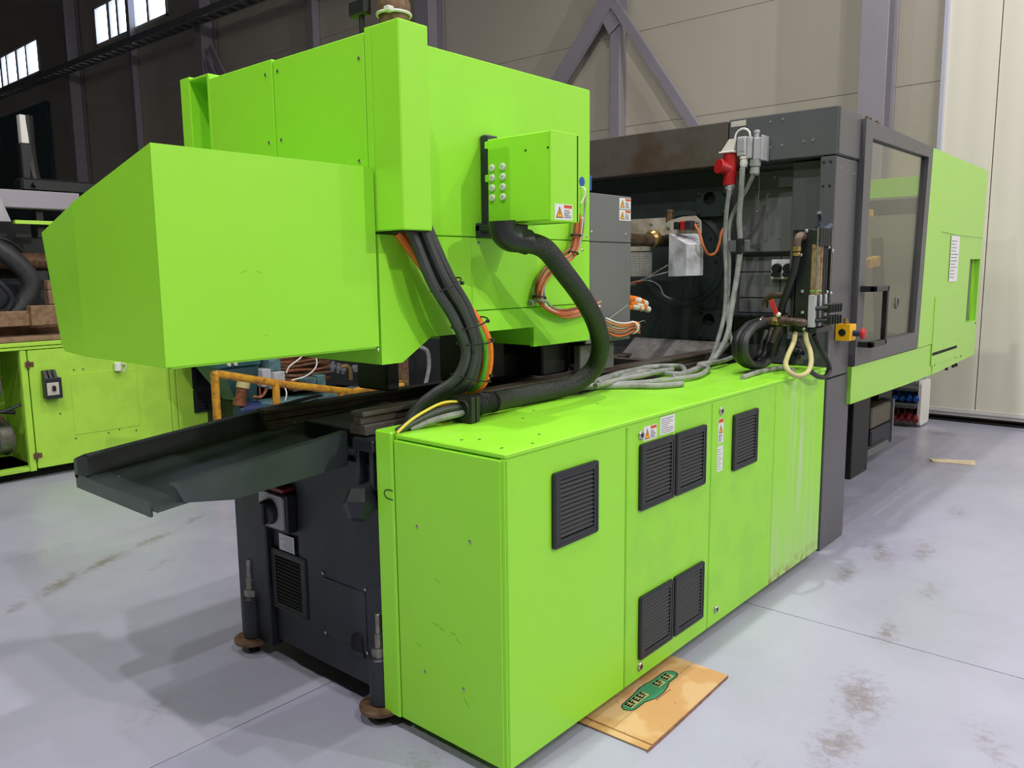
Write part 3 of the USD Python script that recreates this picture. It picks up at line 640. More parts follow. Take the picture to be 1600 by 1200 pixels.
bs.part('switch_housing', cbox(-.022, .03, 1.12, 1.31, .585, .745, .006), 'black_plastic', parent=sw)
bs.part('knob', cat(lathe((-.03, 1.22, .665), (-1, 0, 0), [(0, .052), (.02, .05), (.028, .042), (.03, .01)], 24), cbox(-.075, -.05, 1.207, 1.233, .618, .712, .006)), 'black_plastic', parent=sw)
bs.part('red_stripe', cbox(-.024, .03, 1.14, 1.27, .747, .765, .003), 'red_dark', parent=sw)
notice(bs, 'x', .018, 1.14, 1.245, .49, .558, 6, 8, 'rating_plate')
def foot(y, disc_r=.075):
    f = bs.part('levelling_foot', cyl((.0, y, .062), (.0, y, .24), .040, 20), 'anthracite')
    bs.part('threaded_rod', cyl((.0, y, .0), (.0, y, .40), .0125, 12), 'steel_dull', parent=f)
    bs.part('nut', cat(lathe((.0, y, .24), (0, 0, 1), [(0, .028), (.03, .028), (.033, .02)], 6), lathe((.0, y, .275), (0, 0, 1), [(0, .017), (.05, .017)], 12)), 'steel_dull', parent=f)
    bs.part('foot_plate', lathe((.0, y, .0), (0, 0, 1), [(0, .024), (.012, .024), (.014, .018), (.05, .018)], 16), 'iron_black', parent=f)
    bs.part('disc', lathe((.0, y, .045), (0, 0, 1), [(0, .078), (.013, .08), (.016, .072)], 28), 'rust_steel', parent=f)
foot(.612); foot(1.452)
for y, dz in ((.69, 0), (1.30, -.058)):
    r = bs.part('guide_rail', cat(cbox(.0, 2.7, y - .045, y + .045, 1.035 + dz, 1.072 + dz, .003), cbox(.0, 2.7, y - .022, y + .022, 1.072 + dz, 1.10 + dz, .003), cbox(.0, 2.7, y - .036, y + .036, 1.10 + dz, 1.118 + dz, .004)), 'grey_oily', label='dark oily linear guide rail')
    for k in range(9):
        bs.part('rail_bolt', lathe((.12 + k * .3, y - .045, 1.053 + dz), (0, -1, 0), [(0, .006), (.004, .006)], 8), 'steel_dull', parent=r)
# bracket with tapered nose beside the cabinet
bs.part('bracket', cat(cbox(-.02, .10, .585, .70, .985, 1.03, .006), cbox(-.012, .08, .60, .62, .86, .99, .004), cbox(-.012, .08, .675, .695, .86, .99, .004), cbox(.06, .08, .60, .69, .86, .99, .003)), 'anthracite')
bs.part('conical_nose', lathe((-.02, .655, .84), (-.5, -.35, -1), [(0, .05), (.05, .062), (.10, .03)], 6), 'anthracite')
# carriage blocks and columns carrying the hood
for x0, x1, y0, y1, z0, z1 in ((.36, .43, .95, 1.14, 1.12, 1.36), (.72, .98, .86, 1.02, 1.12, 1.36), (1.10, 1.30, .74, 1.30, 1.12, 1.28), (1.55, 1.72, .80, 1.25, 1.12, 1.27)):
    bs.part('carriage_block', cbox(x0, x1, y0, y1, z0, z1, .008), 'iron_black')
bs.part('motor_housing', cat(cbox(.95, 1.52, .88, 1.16, 1.10, 1.24, .02), cyl((.95, 1.02, 1.17), (1.7, 1.02, 1.17), .05, 20)), 'iron_black')
bs.part('carriage_plate', cbox(1.28, 1.56, .66, .70, 1.12, 1.25, .004), 'grey_mid')
bs.part('drip_lip', cbox(2.02, 2.06, .66, 1.42, 1.035, 1.11, .004), 'grey_oily')
bs.part('side_skirt', cbox(2.70, 6.1, .62, 1.42, .05, 1.0, .006), 'iron_black')
bs.part('mounting_beam', cbox(4.81, 5.35, .42, .52, .10, .155, .006), 'grey_mid')
bs.part('front_support', cbox(4.42, 4.80, .42, .62, .0, .8, .006), 'iron_black')

# ================================================================== CHUTE TRAY
tr = Thing('chute_tray', 'dark sheet-metal chute tray sticking out from the machine end under the hood', 'tray', (-.35, 1.04, .86))
sl = .0935
zt = lambda x, z=0: 1.036 + sl * x + z
def sheet(x0, x1, y0, y1, dz0, dz1):
    return hull([(x, y, zt(x, dz)) for x in (x0, x1) for y in (y0, y1) for dz in (dz0, dz1)])
poly = [(-.637, zt(-.637)), (.0, zt(0)), (.0, zt(0, -.12)), (-.45, .893), (-.60, .918), (-.612, .925), (-.618, .936)]
tr.part('side_plate', prism(poly, 'y', .748, .756), 'anthracite_gloss')
tr.part('side_plate', prism([(-.69, .985), (-.66, .994), (.3, 1.062), (.3, .98), (-.60, .915), (-.69, .905)], 'y', 1.33, 1.338), 'anthracite_gloss')
tr.part('tray_floor', cat(sheet(-.69, .55, .756, 1.332, -.066, -.058)), 'anthracite_gloss')
tr.part('rim', hull([(x, y, zt(x, d)) for x in (-.637, 0) for y in (.748, .785) for d in (-.003, .003)]), 'anthracite_gloss')
tr.part('rim', hull([(x, y, zt(x, d) + .016) for x in (-.66, .3) for y in (1.30, 1.338) for d in (-.003, .003)]), 'anthracite_gloss')
tr.part('end_lip', sheet(-.695, -.688, .79, 1.33, -.085, -.040), 'anthracite_gloss')
tr.part('corner_tab', sheet(-.695, -.66, 1.31, 1.337, -.05, .012), 'anthracite_gloss')
screw(tr, (-.60, 1.22, zt(-.60, -.057)), (0, 0, 1), .008)

# ================================================================== INJECTION UNIT HOOD
hd = Thing('injection_hood', 'large lime green sheet-metal hood over the injection unit, above the machine end', 'machine hood', (.4, 1.0, 1.28))
hd.part('body', cat(cbox(.046, 1.236, .60, 1.58, 1.368, 2.355, .006), cbox(.845, 1.236, .602, 1.45, 1.288, 1.37, .004)), 'green')
hd.part('top_cover', cbox(.03, 1.242, .584, 1.582, 2.357, 2.368, .003), 'green')
hd.part('rear_panel', cbox(.026, .045, .616, 1.136, 1.70, 2.366, .003), 'green')
hd.part('rear_panel', cbox(.026, .045, 1.142, 1.585, 1.70, 2.374, .003), 'green')
hd.part('rear_panel', cbox(.030, .045, .60, 1.45, 1.352, 1.70, .003), 'green')
hd.part('upper_side_panel', cbox(.10, 1.240, .580, .600, 1.7255, 2.368, .003), 'green')
low = Polygon([(.030, 1.286), (.122, 1.286), (.262, 1.366), (.842, 1.366), (.842, 1.284), (1.240, 1.284), (1.240, 1.4465), (.4755, 1.4465), (.4755, 1.7225), (.030, 1.7225)])
hd.part('lower_side_panel', prism(low, 'y', .580, .600), 'green')
hd.part('lower_side_panel', cbox(.4785, 1.240, .580, .600, 1.4495, 1.7225, .002), 'green')
hd.part('hanging_flap', prism([(.030, 1.286), (.122, 1.286), (.262, 1.366), (.030, 1.366)], 'y', .600, 1.42), 'green')
hd.part('cable_duct', cat(cbox(.026, .154, .446, .580, 1.732, 2.379, .004), cbox(.026, .040, .58, .612, 1.732, 2.379, .002)), 'green')
hd.part('duct_opening', cbox(.036, .148, .456, .578, 1.728, 1.734, .001), 'void_black')
ch = hd.part('channel_post', cat(cbox(.026, .126, 1.745, 1.822, 1.70, 2.406, .003), cbox(.026, .126, 1.588, 1.606, 1.70, 2.392, .003), cbox(.110, .126, 1.60, 1.75, 1.70, 2.40, .002), cbox(.026, .126, 1.592, 1.75, 2.386, 2.396, .002)), 'green')
rc = prism([(.580, 1.350), (.580, 1.937), (1.108, 1.817), (1.108, 1.347)], 'x', -.718, .020)
hd.part('rear_cover', rc, 'green')
V = [(x, y, z) for x, y, z in ((-.716, 1.113, 1.815), (-.69, 1.452, 1.741), (-.69, 1.365, 1.375), (-.69, 1.34, 1.349), (-.716, 1.113, 1.347))]
hd.part('rear_cover', hull(V + [(.020, y, z) for _, y, z in V]), 'green')
hd.part('under_lip', cat(cbox(-.70, .01, .584, 1.08, 1.344, 1.350, .001)), 'green')
for y, z in ((1.183, 2.324), (1.104, 2.325), (1.181, 2.081), (1.101, 2.082), (.640, 2.29), (.656, 1.965)):
    screw(hd, (.026, y, z), (-1, 0, 0), .0065)
for x, z in ((.52, 1.70), (1.215, 1.745), (1.185, 1.685), (1.205, 1.42), (.015, 1.338)):
    screw(hd, (x, .58, z), (0, -1, 0), .0065)
hd.part('cable_hole', lathe((1.18, .5805, 1.977), (0, -1, 0), [(0, .021), (.001, .021)], 20), 'blue_plastic')
hd.part('scratch', cat(*[bar((a, .5798, b), (a + .02, .5798, b + e * .6), .0005, .001, (0, 0, 1)) for a, b, e in ((-.48, 1.60, .012), (-.43, 1.605, -.012), (-.42, 1.415, .004))]), 'green_scratch', kind='stuff')

gb = Thing('side_box', 'mid grey sheet-metal box joined to the right end of the green hood', 'machine box', (1.43, .75, 1.26))
gb.part('upper_panel', cbox(1.244, 1.612, .602, .615, 1.724, 1.939, .003), 'grey_mid')
gb.part('lower_panel', cbox(1.244, 1.612, .602, .615, 1.262, 1.721, .003), 'grey_mid')
gb.part('body', cbox(1.244, 1.606, .616, 1.42, 1.27, 1.935, .004), 'grey_dark')
screw(gb, (1.285, .602, 1.765), (0, -1, 0), .008); screw(gb, (1.565, .602, 1.762), (0, -1, 0), .008)
for z0 in (1.880, 1.826):
    warn_wide(gb, 'y', .602, 1.508, 1.606, z0, z0 + .050)
hd.part('blue_tag', cbox(1.243, 1.262, .585, .60, 1.945, 2.01, .002), 'blue_plastic')

# ------------------------------------------------------------------ junction box with eight white plugs
jb = Thing('junction_box', 'small lime green control box with eight white round plugs on the hood side', 'control box', (.62, .42, 1.72))
jb.part('body', cbox(.534, .697, .252, .545, 1.772, 2.079, .004), 'green')
jb.part('door_panel', cbox(.534, .690, .246, .252, 1.769, 2.081, .003), 'green')
jb.part('gasket', cbox(.690, .702, .25, .54, 1.772, 2.078, .001), 'void_black')
jb.part('rear_rim', cbox(.702, .712, .252, .58, 1.770, 2.079, .002), 'green')
br = jb.part('bracket', cat(cbox(.532, .60, .545, .580, 1.735, 2.098, .006), cbox(.50, .64, .555, .580, 1.722, 1.776, .004), cbox(.50, .62, .42, .58, 1.745, 1.768, .003)), 'anthracite')
jb.part('hinge', cbox(.531, .54, .54, .556, 2.045, 2.072, .002), 'green', parent=br); jb.part('hinge', cbox(.531, .54, .54, .556, 1.925, 1.952, .002), 'green', parent=br)
for y in (.5205, .4675):
    for z in (1.974, 1.9385, 1.902, 1.866):
        pl = jb.part('plug', lathe((.534, y, z), (-1, 0, 0), [(0, .0138), (.003, .0138), (.0062, .0115), (.0075, .006), (.0068, .0045), (.0068, .0004)], 20), 'white_plastic')
        jb.part('recess', cbox(.5264, .5272, y - .002, y + .002, z - .002, z + .002, .0003), 'print_black', parent=pl)
for y in (.359, .258):
    jb.part('screw_hole', lathe((.534, y, 2.021), (-1, 0, 0), [(0, .0042), (.0006, .004)], 10), 'void_black')
warn_wide(jb, 'y', .246, .556, .66, 1.776, 1.831)

# ------------------------------------------------------------------ corrugated conduit with elbow and square flange
cd = Thing('conduit', 'thick black braided cable conduit curving from the junction box to the cabinet top', 'conduit', (.75, .42, 1.07))
cs = spline(PATHS['conduit'], 16)
cd.part('hose', sweep(cs, .039, 16), 'braid')
el_ = spline([(.458, .408, 1.775), (.460, .408, 1.75), (.470, .405, 1.728), (.495, .398, 1.712), (.53, .388, 1.708), (.565, .378, 1.700)], 8)
cd.part('elbow', sweep(el_, np.linspace(.049, .046, len(el_)), 18), 'black_plastic')
cd.part('elbow_ring', torus(el_[-2], el_[-1] - el_[-3], .0425, .0045, 24, 6), 'black_plastic')
def facing(mesh, o, d):
    """turn a mesh built along +z so that its z axis points along d and its y axis stays upright."""
    d = np.asarray(d, float) / np.linalg.norm(d); x = np.cross((0, 0, 1.0), d); x /= np.linalg.norm(x)
    return xf(mesh, np.stack([x, np.cross(d, x), d], 1), o)
fo, fd = np.array([.262, .437, 1.1155]), np.array([1.0, .10, 0.0])
hole_ = Polygon([(.032 * math.cos(a), .032 * math.sin(a)) for a in np.linspace(0, 2 * math.pi, 28)])
rp = rrect(-.046, .046, -.046, .046, .006).difference(hole_)
fl_ = cd.part('square_flange', facing(prism(rp, 'z', 0, .022), fo, fd), 'black_plastic')
cd.part('square_flange', facing(prism(rp, 'z', .028, .046), fo, fd), 'black_plastic')
cd.part('collar', facing(torus((0, 0, -.001), (0, 0, 1), .033, .005, 28, 6), fo, fd), 'black_plastic', parent=fl_)
cd.part('flange_core', facing(lathe((0, 0, .006), (0, 0, 1), [(0, .020), (.0, .040), (.036, .040), (.036, .02)], 24), fo, fd), 'void_black', parent=fl_)
sl_ = spline([fo + fd * .046, fo + fd * .075, fo + fd * .11 + (0, .004, .004), fo + fd * .15 + (0, .012, .002), fo + fd * .19 + (0, .02, -.002)], 10)
cd.part('rib_sleeve', cat(sweep(sl_, .037, 16), *[torus(sl_[i], sl_[i + 1] - sl_[i], .0375, .0035, 22, 6) for i in range(1, len(sl_) - 2, 4)]), 'black_plastic')

# ------------------------------------------------------------------ cable bundle out of the duct
def cable(key, r, m, label, group=None, n=10, name='cable', dz=0):
    return single(name, tube(PATHS[key], r, n), m, label, 'cable', group)
bl = ['leftmost of four', 'second of four from left', 'third of four from left', 'rightmost of four']
for i in range(4):
    cable('duct_b%d' % (i + 1), .0185, 'cable_dark', 'thick dark grey cable hanging from the green duct, ' + bl[i])
cable('duct_o1', .0165, 'cable_orange', 'orange cable on the inner side of the bundle leaving the green duct')
cable('duct_o2', .0165, 'cable_orange', 'orange cable on the outer right edge of the hanging bundle')
cable('duct_g1', .0095, 'cable_green', 'green earth cable between the two orange cables of the hanging bundle')
cable('tail1', .0135, 'cable_dark', 'dark cable leaving the square flange, upper of the stubs on the cabinet top')
cable('tail2', .0125, 'cable_grey', 'light grey cable leaving the square flange on the cabinet top')
cable('tail3', .005, 'wire_yellow', 'thin yellow and green wire arching from the square flange to the cabinet corner')
def tie(c, d, R, label, sq=1.0):
    t = Thing('cable_tie', label, 'cable tie', tuple(np.asarray(c) - (0, 0, R)), 'black ties round the hanging cables')
    t.part('strap', torus(c, d, R, .0028, 28, 5), 'rubber')
    d, a, b = basis(d); h = np.asarray(c) + R * np.array([.55, -.8, 0.1]) / np.linalg.norm([.55, -.8, .1])
    t.part('head', cbox(*(v for k in range(3) for v in (h[k] - .006, h[k] + .006)), .002), 'rubber')
tie((.232, .470, 1.552), (.46, -.12, -1), .057, 'black cable tie highest on the hanging cable bundle')
tie((.338, .462, 1.415), (.3, 0, -1), .066, 'black cable tie second from the top on the hanging bundle')
tie((.362, .462, 1.345), (.1, 0, -1), .066, 'black cable tie third from the top on the hanging bundle')
tie((.355, .478, 1.215), (-.2, .1, -1), .075, 'black cable tie lowest on the hanging bundle')

# ------------------------------------------------------------------ wire loom clipped on the hood side
cols = {'l1': 'wire_rust', 'l2': 'wire_brown', 'l3': 'wire_white', 'l4': 'wire_rust', 'l5': 'cable_grey', 'l6': 'wire_red'}
lm = Thing('wire_loom', 'loom of orange, brown and white wires looping over the hood side', 'wiring loom', (1.0, .55, 1.40))
for k, m in cols.items():
    lm.part('wire', tube(PATHS['loom_' + k], .006 if k not in ('l3', 'l5') else .0045, 8), m)
lm.part('wire', tube(PATHS['loopwhite'], .004, 8), 'wire_white')
for c_, d_, R in (((1.095, .55, 1.745), (.1, 0, 1), .022), ((1.075, .55, 1.67), (.3, 0, 1), .022), ((.845, .55, 1.49), (.2, 0, 1), .026)):
    lm.part('tie', torus(c_, d_, R, .004, 20, 6), 'rubber')
lm.part('clip', cat(torus((.848, .55, 1.474), (.2, 0, 1), .026, .005, 20, 6), cbox(.805, .825, .555, .58, 1.455, 1.478, .003)), 'cable_grey')
hn = Thing('wire_loom', 'cut bundle of orange and white wires below the grey side box', 'wiring loom', (1.5, .56, 1.28))
r3 = random.Random(9)
for k in range(13):
    p0 = np.array(PATHS['harn_h%d' % (1 + k % 5)]); j = np.array([r3.uniform(-1, 1), 0, r3.uniform(-1, 1)])
    w_ = np.array([1.6, 1.4, 1.0, .35, 1.2])[:, None]
    hn.part('wire', tube(p0 + w_ * j * (.004, 0, .011) + (0, -.004 * (k % 3), 0), .0042 if k % 3 else .0052, 6), ['wire_white', 'cable_grey', 'wire_rust', 'wire_brown', 'wire_red', 'wire_white', 'wire_rust'][(k + k // 5) % 7])
hn.part('stray_wire', cat(tube([(1.33, .56, 1.36), (1.42, .55, 1.40), (1.54, .57, 1.43)], .002, 5), tube([(1.70, .62, 1.33), (1.78, .63, 1.34), (1.85, .66, 1.325)], .002, 5)), 'cable_grey', kind='stuff')
hn.part('tie', torus((1.60, .58, 1.318), (1, .2, 0), .028, .005, 20, 6), 'white_plastic')
hn.part('wire_ends', cat(*[tube([(1.60, .58, 1.31), (1.66, .60 + .02 * math.sin(i), 1.29 + .012 * i), (1.70, .63 + .01 * i, 1.285 + .012 * i)], .0045, 6) for i in range(5)]), 'wire_rust')
st = Thing('cable_stub', 'three cut orange cable ends with white tips right of the grey box', 'cable end', (1.85, .72, 1.38))
for k in (1, 2, 3):
    p = PATHS['stub_s%d' % k]
    st.part('cable', tube(p, .017, 10), 'cable_orange')
    st.part('tip', cyl(np.array(p[2]) - (.03, 0, -.008), np.array(p[2]) + (.008, 0, -.003), .0176, 12), 'wire_white')
    st.part('tape', cyl(np.array(p[1]) - (.03, 0, -.002), np.array(p[1]) + (.03, 0, -.006), .0178, 12), 'wire_white')

# hopper feed pipe on top of the hood
hp = Thing('feed_pipe', 'rusty brown feed pipe with a clamp standing on top of the green hood', 'pipe', (.5, 1.0, 2.368))
hp.part('pipe', lathe((.5, 1.0, 2.368), (0, 0, 1), [(0, .075), (.02, .075), (.022, .058), (.22, .058), (.232, .064), (.27, .066), (.29, .058), (.7, .058)], 28), 'rust_steel')
hp.part('clamp', cat(torus((.5, 1.0, 2.60), (0, 0, 1), .066, .006, 26, 6), cbox(.42, .45, .94, .97, 2.59, 2.61, .003)), 'pink_strip')
hp.part('label_tag', cbox(.445, .452, .93, .96, 2.49, 2.56, .002), 'white_plastic')
hp.part('wire', tube([(.40, 1.14, 2.37), (.40, 1.10, 2.45), (.42, 1.06, 2.50), (.44, 1.05, 2.52)], .005, 6), 'wire_white')
hp.part('valve', cat(cyl((.42, 1.10, 2.37), (.42, 1.10, 2.66), .012, 10), cbox(.40, .44, 1.06, 1.16, 2.60, 2.66, .006)), 'iron_black')

# ================================================================== CLAMPING UNIT (rear right)
cl = Thing('clamping_unit', 'tall grey machine frame with glazed safety door and green end cover, behind the cabinet', 'machine frame', (4.5, .9, 0))
# gantry beam across the machine, in two lengths
cl.part('gantry_beam', cbox(2.71, 3.10, .655, 2.0, 2.188, 2.434, .005), 'grey_oily', label='oil-stained left half of the cross beam')
cl.part('gantry_beam', cbox(2.71, 3.045, .028, .648, 2.188, 2.440, .005), 'grey_dark')
cl.part('corner_post', cat(cbox(2.71, 3.045, .030, .115, .99, 2.183, .004), cbox(2.80, 3.045, .115, .3, 1.0, 2.18, .004)), 'grey_post')
cl.part('corner_post', cbox(2.715, 3.085, .030, .20, .0, .982, .004), 'grey_post')
cl.part('gantry_end', cbox(2.714, 3.045, .020, .032, 2.192, 2.436, .003), 'grey_post')
for y, z in ((.095, 2.155), (.06, 2.155), (.095, 2.03), (.06, 2.03)):
    cl.part('bolt', lathe((2.71, y, z), (-1, 0, 0), [(0, .007), (.005, .007), (.006, .003)], 8), 'anthracite')
for y, z in ((.40, 2.40), (.33, 2.405), (.40, 2.26), (.33, 2.265), (.21, 2.275), (.16, 2.275)):
    cl.part('bolt', lathe((2.71, y, z), (-1, 0, 0), [(0, .009), (.003, .008)], 10), 'galvanised')
for x, z in ((2.77, 2.12), (3.0, 2.11), (2.76, .15), (3.07, .1), (2.87, 1.37), (2.90, 1.35)):
    cl.part('bolt', lathe((x, .03, z), (0, -1, 0), [(0, .007), (.003, .006)], 10), 'galvanised')
cl.part('type_plate', cbox(2.708, 2.712, .545, .635, 2.397, 2.428, .001), 'cream_plastic')
warn_tall(cl, 'y', .0, 3.09, 3.15, 2.33, 2.40)
# roof and inner back so that no daylight shows through the frame
cl.part('rear_frame', cat(cbox(3.0, 6.24, 1.96, 2.0, .6, 1.1, .004), cbox(3.0, 3.2, 1.96, 2.0, 1.1, 2.40, .004), cbox(4.5, 6.24, 1.96, 2.0, 1.1, 2.30, .004)), 'grey_dark')
cl.part('drip_pan', cbox(3.09, 6.2, .06, 1.94, .86, .875, .003), 'anthracite')
# platen and its bosses
pt = cl.part('platen', cat(cbox(2.87, 3.05, .70, 2.0, 1.135, 2.19, .006), cbox(2.86, 3.05, .70, 1.95, 1.08, 1.14, .004)), 'platen_black', label='black cast machine platen with bored corner bosses')
for y0, y1, z0, z1 in ((.708, .915, 1.91, 2.065), (.705, .892, 1.158, 1.342), (1.62, 1.82, 1.91, 2.065)):
    yc, zc = (y0 + y1) / 2 + .015, (z0 + z1) / 2 + .03
    plate = prism(sbox(y0, z0, y1, z1).difference(Polygon([(yc + .04 * math.cos(a), zc + .04 * math.sin(a)) for a in np.linspace(0, 2 * math.pi, 28)])), 'x', 2.835, 2.872)
    cl.part('boss', plate, 'platen_black', parent=pt)
    cl.part('bore', lathe((2.869, yc, zc), (-1, 0, 0), [(0, .0395), (.001, .0395)], 24), 'void_black', parent=pt)
    for yb in (y0 + .02, y1 - .02):
        for zb in (z0 + .02, z1 - .02):
            cl.part('bolt', lathe((2.835, yb, zb), (-1, 0, 0), [(0, .012), (.01, .012), (.012, .006)], 10), 'iron_black', parent=pt)
nz = [lathe((2.872, 1.02, 1.66), (-1, 0, 0), [(0, .30), (.006, .30), (.012, .27), (.0, .255)], 36)]
cl.part('centre_ring', nz[0], 'platen_black', parent=pt)
for y, z in ((.62, 2.05), (.75, 1.87), (.73, 1.86), (.80, 1.72), (.78, 1.69), (.79, 1.64), (.83, 1.78)):
    cl.part('bolt', lathe((2.868, y, z), (-1, 0, 0), [(0, .009), (.006, .008)], 8), 'iron_black', parent=pt)
# right inner panels
cl.part('inner_panel', cbox(2.88, 2.92, .12, .66, 1.69, 2.19, .004), 'grey_mid')
cl.part('inner_panel', cbox(2.84, 2.88, .12, .66, 2.05, 2.15, .003), 'grey_dark')
cl.part('inner_panel', cbox(2.94, 2.97, .12, .70, 1.03, 1.69, .003), 'grey_dark')
for y0, y1, z0, z1 in ((.12, .40, 1.575, 1.665), (.405, .66, 1.575, 1.665), (.12, .40, 1.42, 1.57), (.405, .66, 1.42, 1.57), (.12, .66, 1.33, 1.415)):
    cl.part('tile_panel', cbox(2.925, 2.941, y0, y1, z0, z1, .003), 'grey_mid')
cl.part('ledge', cbox(2.80, 2.94, .12, .70, 1.31, 1.328, .003), 'anthracite')
for y, z in ((.20, 2.10), (.42, 2.11), (.40, 1.77), (.48, 1.76)):
    cl.part('bolt', lathe((2.84 if z > 2 else 2.88, y, z), (-1, 0, 0), [(0, .009), (.005, .008)], 8), 'galvanised')
pl = cl.part('socket_plate', cbox(2.90, 2.925, .30, .45, 1.53, 1.645, .003), 'white_sticker', label='white plate with two round black sockets')
for y in (.412, .345):
    cl.part('socket', cat(lathe((2.90, y, 1.593), (-1, 0, 0), [(0, .03), (.02, .028), (.03, .022), (.03, .002)], 20), cbox(2.87, 2.90, y - .026, y + .026, 1.545, 1.57, .004)), 'black_plastic', parent=pl)
# bottom chute plate in the opening
cl.part('chute_plate', hull([(x, y, z) for y in (.66, 1.34) for x, z in ((2.62, 1.02), (2.63, 1.02), (2.84, 1.145), (2.83, 1.15))]), 'bare_steel', label='slanted bare metal plate below the platen')
cl.part('bed_rib', cat(cbox(2.55, 2.83, .60, .63, .98, 1.09, .003), cbox(2.4, 2.66, .64, 1.35, 1.0, 1.03, .003)), 'anthracite')
# safety door
dP = [(3.055, 1.03), (3.055, 2.412), (4.475, 2.402), (4.375, 1.03)]
hole = [(3.165, 1.135), (3.18, 2.318), (4.37, 2.328), (4.27, 1.145)]
dp = cl.part('safety_door', prism(Polygon(dP, [hole]), 'y', -.004, .045), 'grey_post', label='grey sliding safety door with a large window')
cl.part('pane', prism(Polygon(hole).buffer(.01), 'y', .02, .026), 'acrylic', parent=dp)
hl = [(3.105, -.004, 1.485), (3.11, -.10, 1.485), (3.33, -.10, 1.485), (3.36, -.10, 1.455), (3.36, -.10, 1.165), (3.33, -.10, 1.14), (3.11, -.10, 1.14), (3.105, -.004, 1.14)]
cl.part('door_handle', cat(cbox(3.09, 3.36, -.085, -.055, 1.455, 1.488, .004), cbox(3.09, 3.36, -.085, -.055, 1.135, 1.168, .004), cbox(3.33, 3.362, -.085, -.055, 1.14, 1.485, .004), cbox(3.09, 3.125, -.085, .0, 1.455, 1.488, .004), cbox(3.09, 3.125, -.085, .0, 1.135, 1.168, .004)), 'black_plastic', parent=dp)
cl.part('logo_ring', torus((3.9, .018, 1.36), (0, 1, 0), .035, .005, 20, 5), 'grey_mid', parent=dp)
# what stands behind the window: moving platen, guards, yellow grippers
cl.part('moving_platen', cbox(3.75, 4.10, .62, 1.6, 1.1, 2.05, .01), 'grey_mid')
cl.part('mould_carrier', cbox(3.30, 3.42, .45, 1.5, 1.05, 2.1, .01), 'teal')
cl.part('inner_guard', cbox(3.08, 3.17, .10, .14, 1.04, 2.3, .004), 'light_grey_plastic')
cl.part('inner_post', hull([(x, y, z) for y in (.30, .36) for x, z in ((4.42, 1.8), (4.50, 1.8), (4.62, 1.03), (4.70, 1.03))]), 'grey_dark')
cl.part('inner_end_panel', cat(cbox(6.17, 6.20, .06, 1.9, .95, 2.22, .004)), 'inner_grey')
cl.part('inner_beam', cbox(5.4, 5.5, .10, 1.9, 2.02, 2.14, .006), 'anthracite')
cl.part('gripper', cbox(3.72, 3.80, .20, .26, 1.76, 1.87, .004), 'yellow_paint')
cl.part('gripper', hull([(x, y, z) for y in (.20, .25) for x, z in ((3.90, 1.59), (4.12, 1.60), (4.12, 1.67), (4.05, 1.64), (3.90, 1.645))]), 'yellow_paint')
cl.part('gripper', hull([(x, y, z) for y in (.20, .25) for x, z in ((3.72, 1.58), (3.80, 1.58), (3.85, 1.64), (3.80, 1.67))]), 'yellow_paint')
cl.part('gripper', cbox(3.88, 3.93, .20, .25, 1.92, 1.97, .004), 'yellow_paint')
cl.part('gripper_bar', cbox(3.66, 3.70, .22, .27, 1.2, 2.1, .004), 'teal')
cl.part('inner_hose', tube([(3.3, .25, 1.5), (3.36, .22, 1.42), (3.37, .22, 1.3), (3.3, .25, 1.2)], .02, 8), 'rubber')
# green covers
cl.part('sill_panel', prism([(3.045, .805), (3.045, 1.024), (4.84, 1.020), (4.84, .79), (4.2, .79)], 'y', .008, .05), 'green_cover')
cov = Polygon([(4.482, 2.404), (6.30, 2.398), (6.24, .822), (4.845, .79), (4.845, 1.025), (4.382, 1.025)], [[(5.83, 1.125), (6.20, 1.125), (6.225, 1.65), (5.85, 1.65)]])
cv = cl.part('end_cover', prism(cov, 'y', .004, .05), 'green_cover')
cl.part('cover_return', cat(cbox(6.22, 6.25, .05, 1.98, .83, 2.39, .003)), 'green_cover')
cl.part('hand_recess', cat(cbox(5.80, 6.22, .15, .17, 1.1, 1.68, .002), cbox(6.205, 6.215, .05, .16, 1.12, 1.66, .001), cbox(5.80, 6.22, .05, .16, 1.10, 1.12, .001), cbox(5.82, 5.835, .05, .16, 1.1, 1.66, .001)), 'green', parent=cv)
cl.part('cover_panel', prism([(4.79, .86), (4.79, 1.372), (5.80, 1.372), (5.80, .86)], 'y', .000, .006), 'green_cover', parent=cv)
cl.part('cover_crease', hull([(x, y, z) for x, z in ((4.86, 1.845), (5.3, 1.832), (6.26, 1.832), (6.26, 1.838), (5.3, 1.840)) for y in (-.003, .004)]), 'green_cover', parent=cv)
cl.part('slot', cbox(4.80, 5.56, -.0015, .002, .935, .957, .0005), 'void_black', parent=cv)
notice(cl, 'y', .0, 5.15, 5.42, 1.475, 1.825, 12, 11, 'paper_notice', 2.2)
for x, z in ((4.9, .86), (5.55, .86), (5.75, .85), (5.1, 1.0), (5.6, 1.0), (6.2, 1.1)):
    cl.part('bolt', lathe((x, .004, z), (0, -1, 0), [(0, .008), (.004, .007)], 8), 'anthracite')
cl.part('foot_bolt', cat(*[cyl((x, .03, .79), (x, .03, .765), .012, 8) for x in (5.4, 5.62, 5.72)]), 'anthracite')

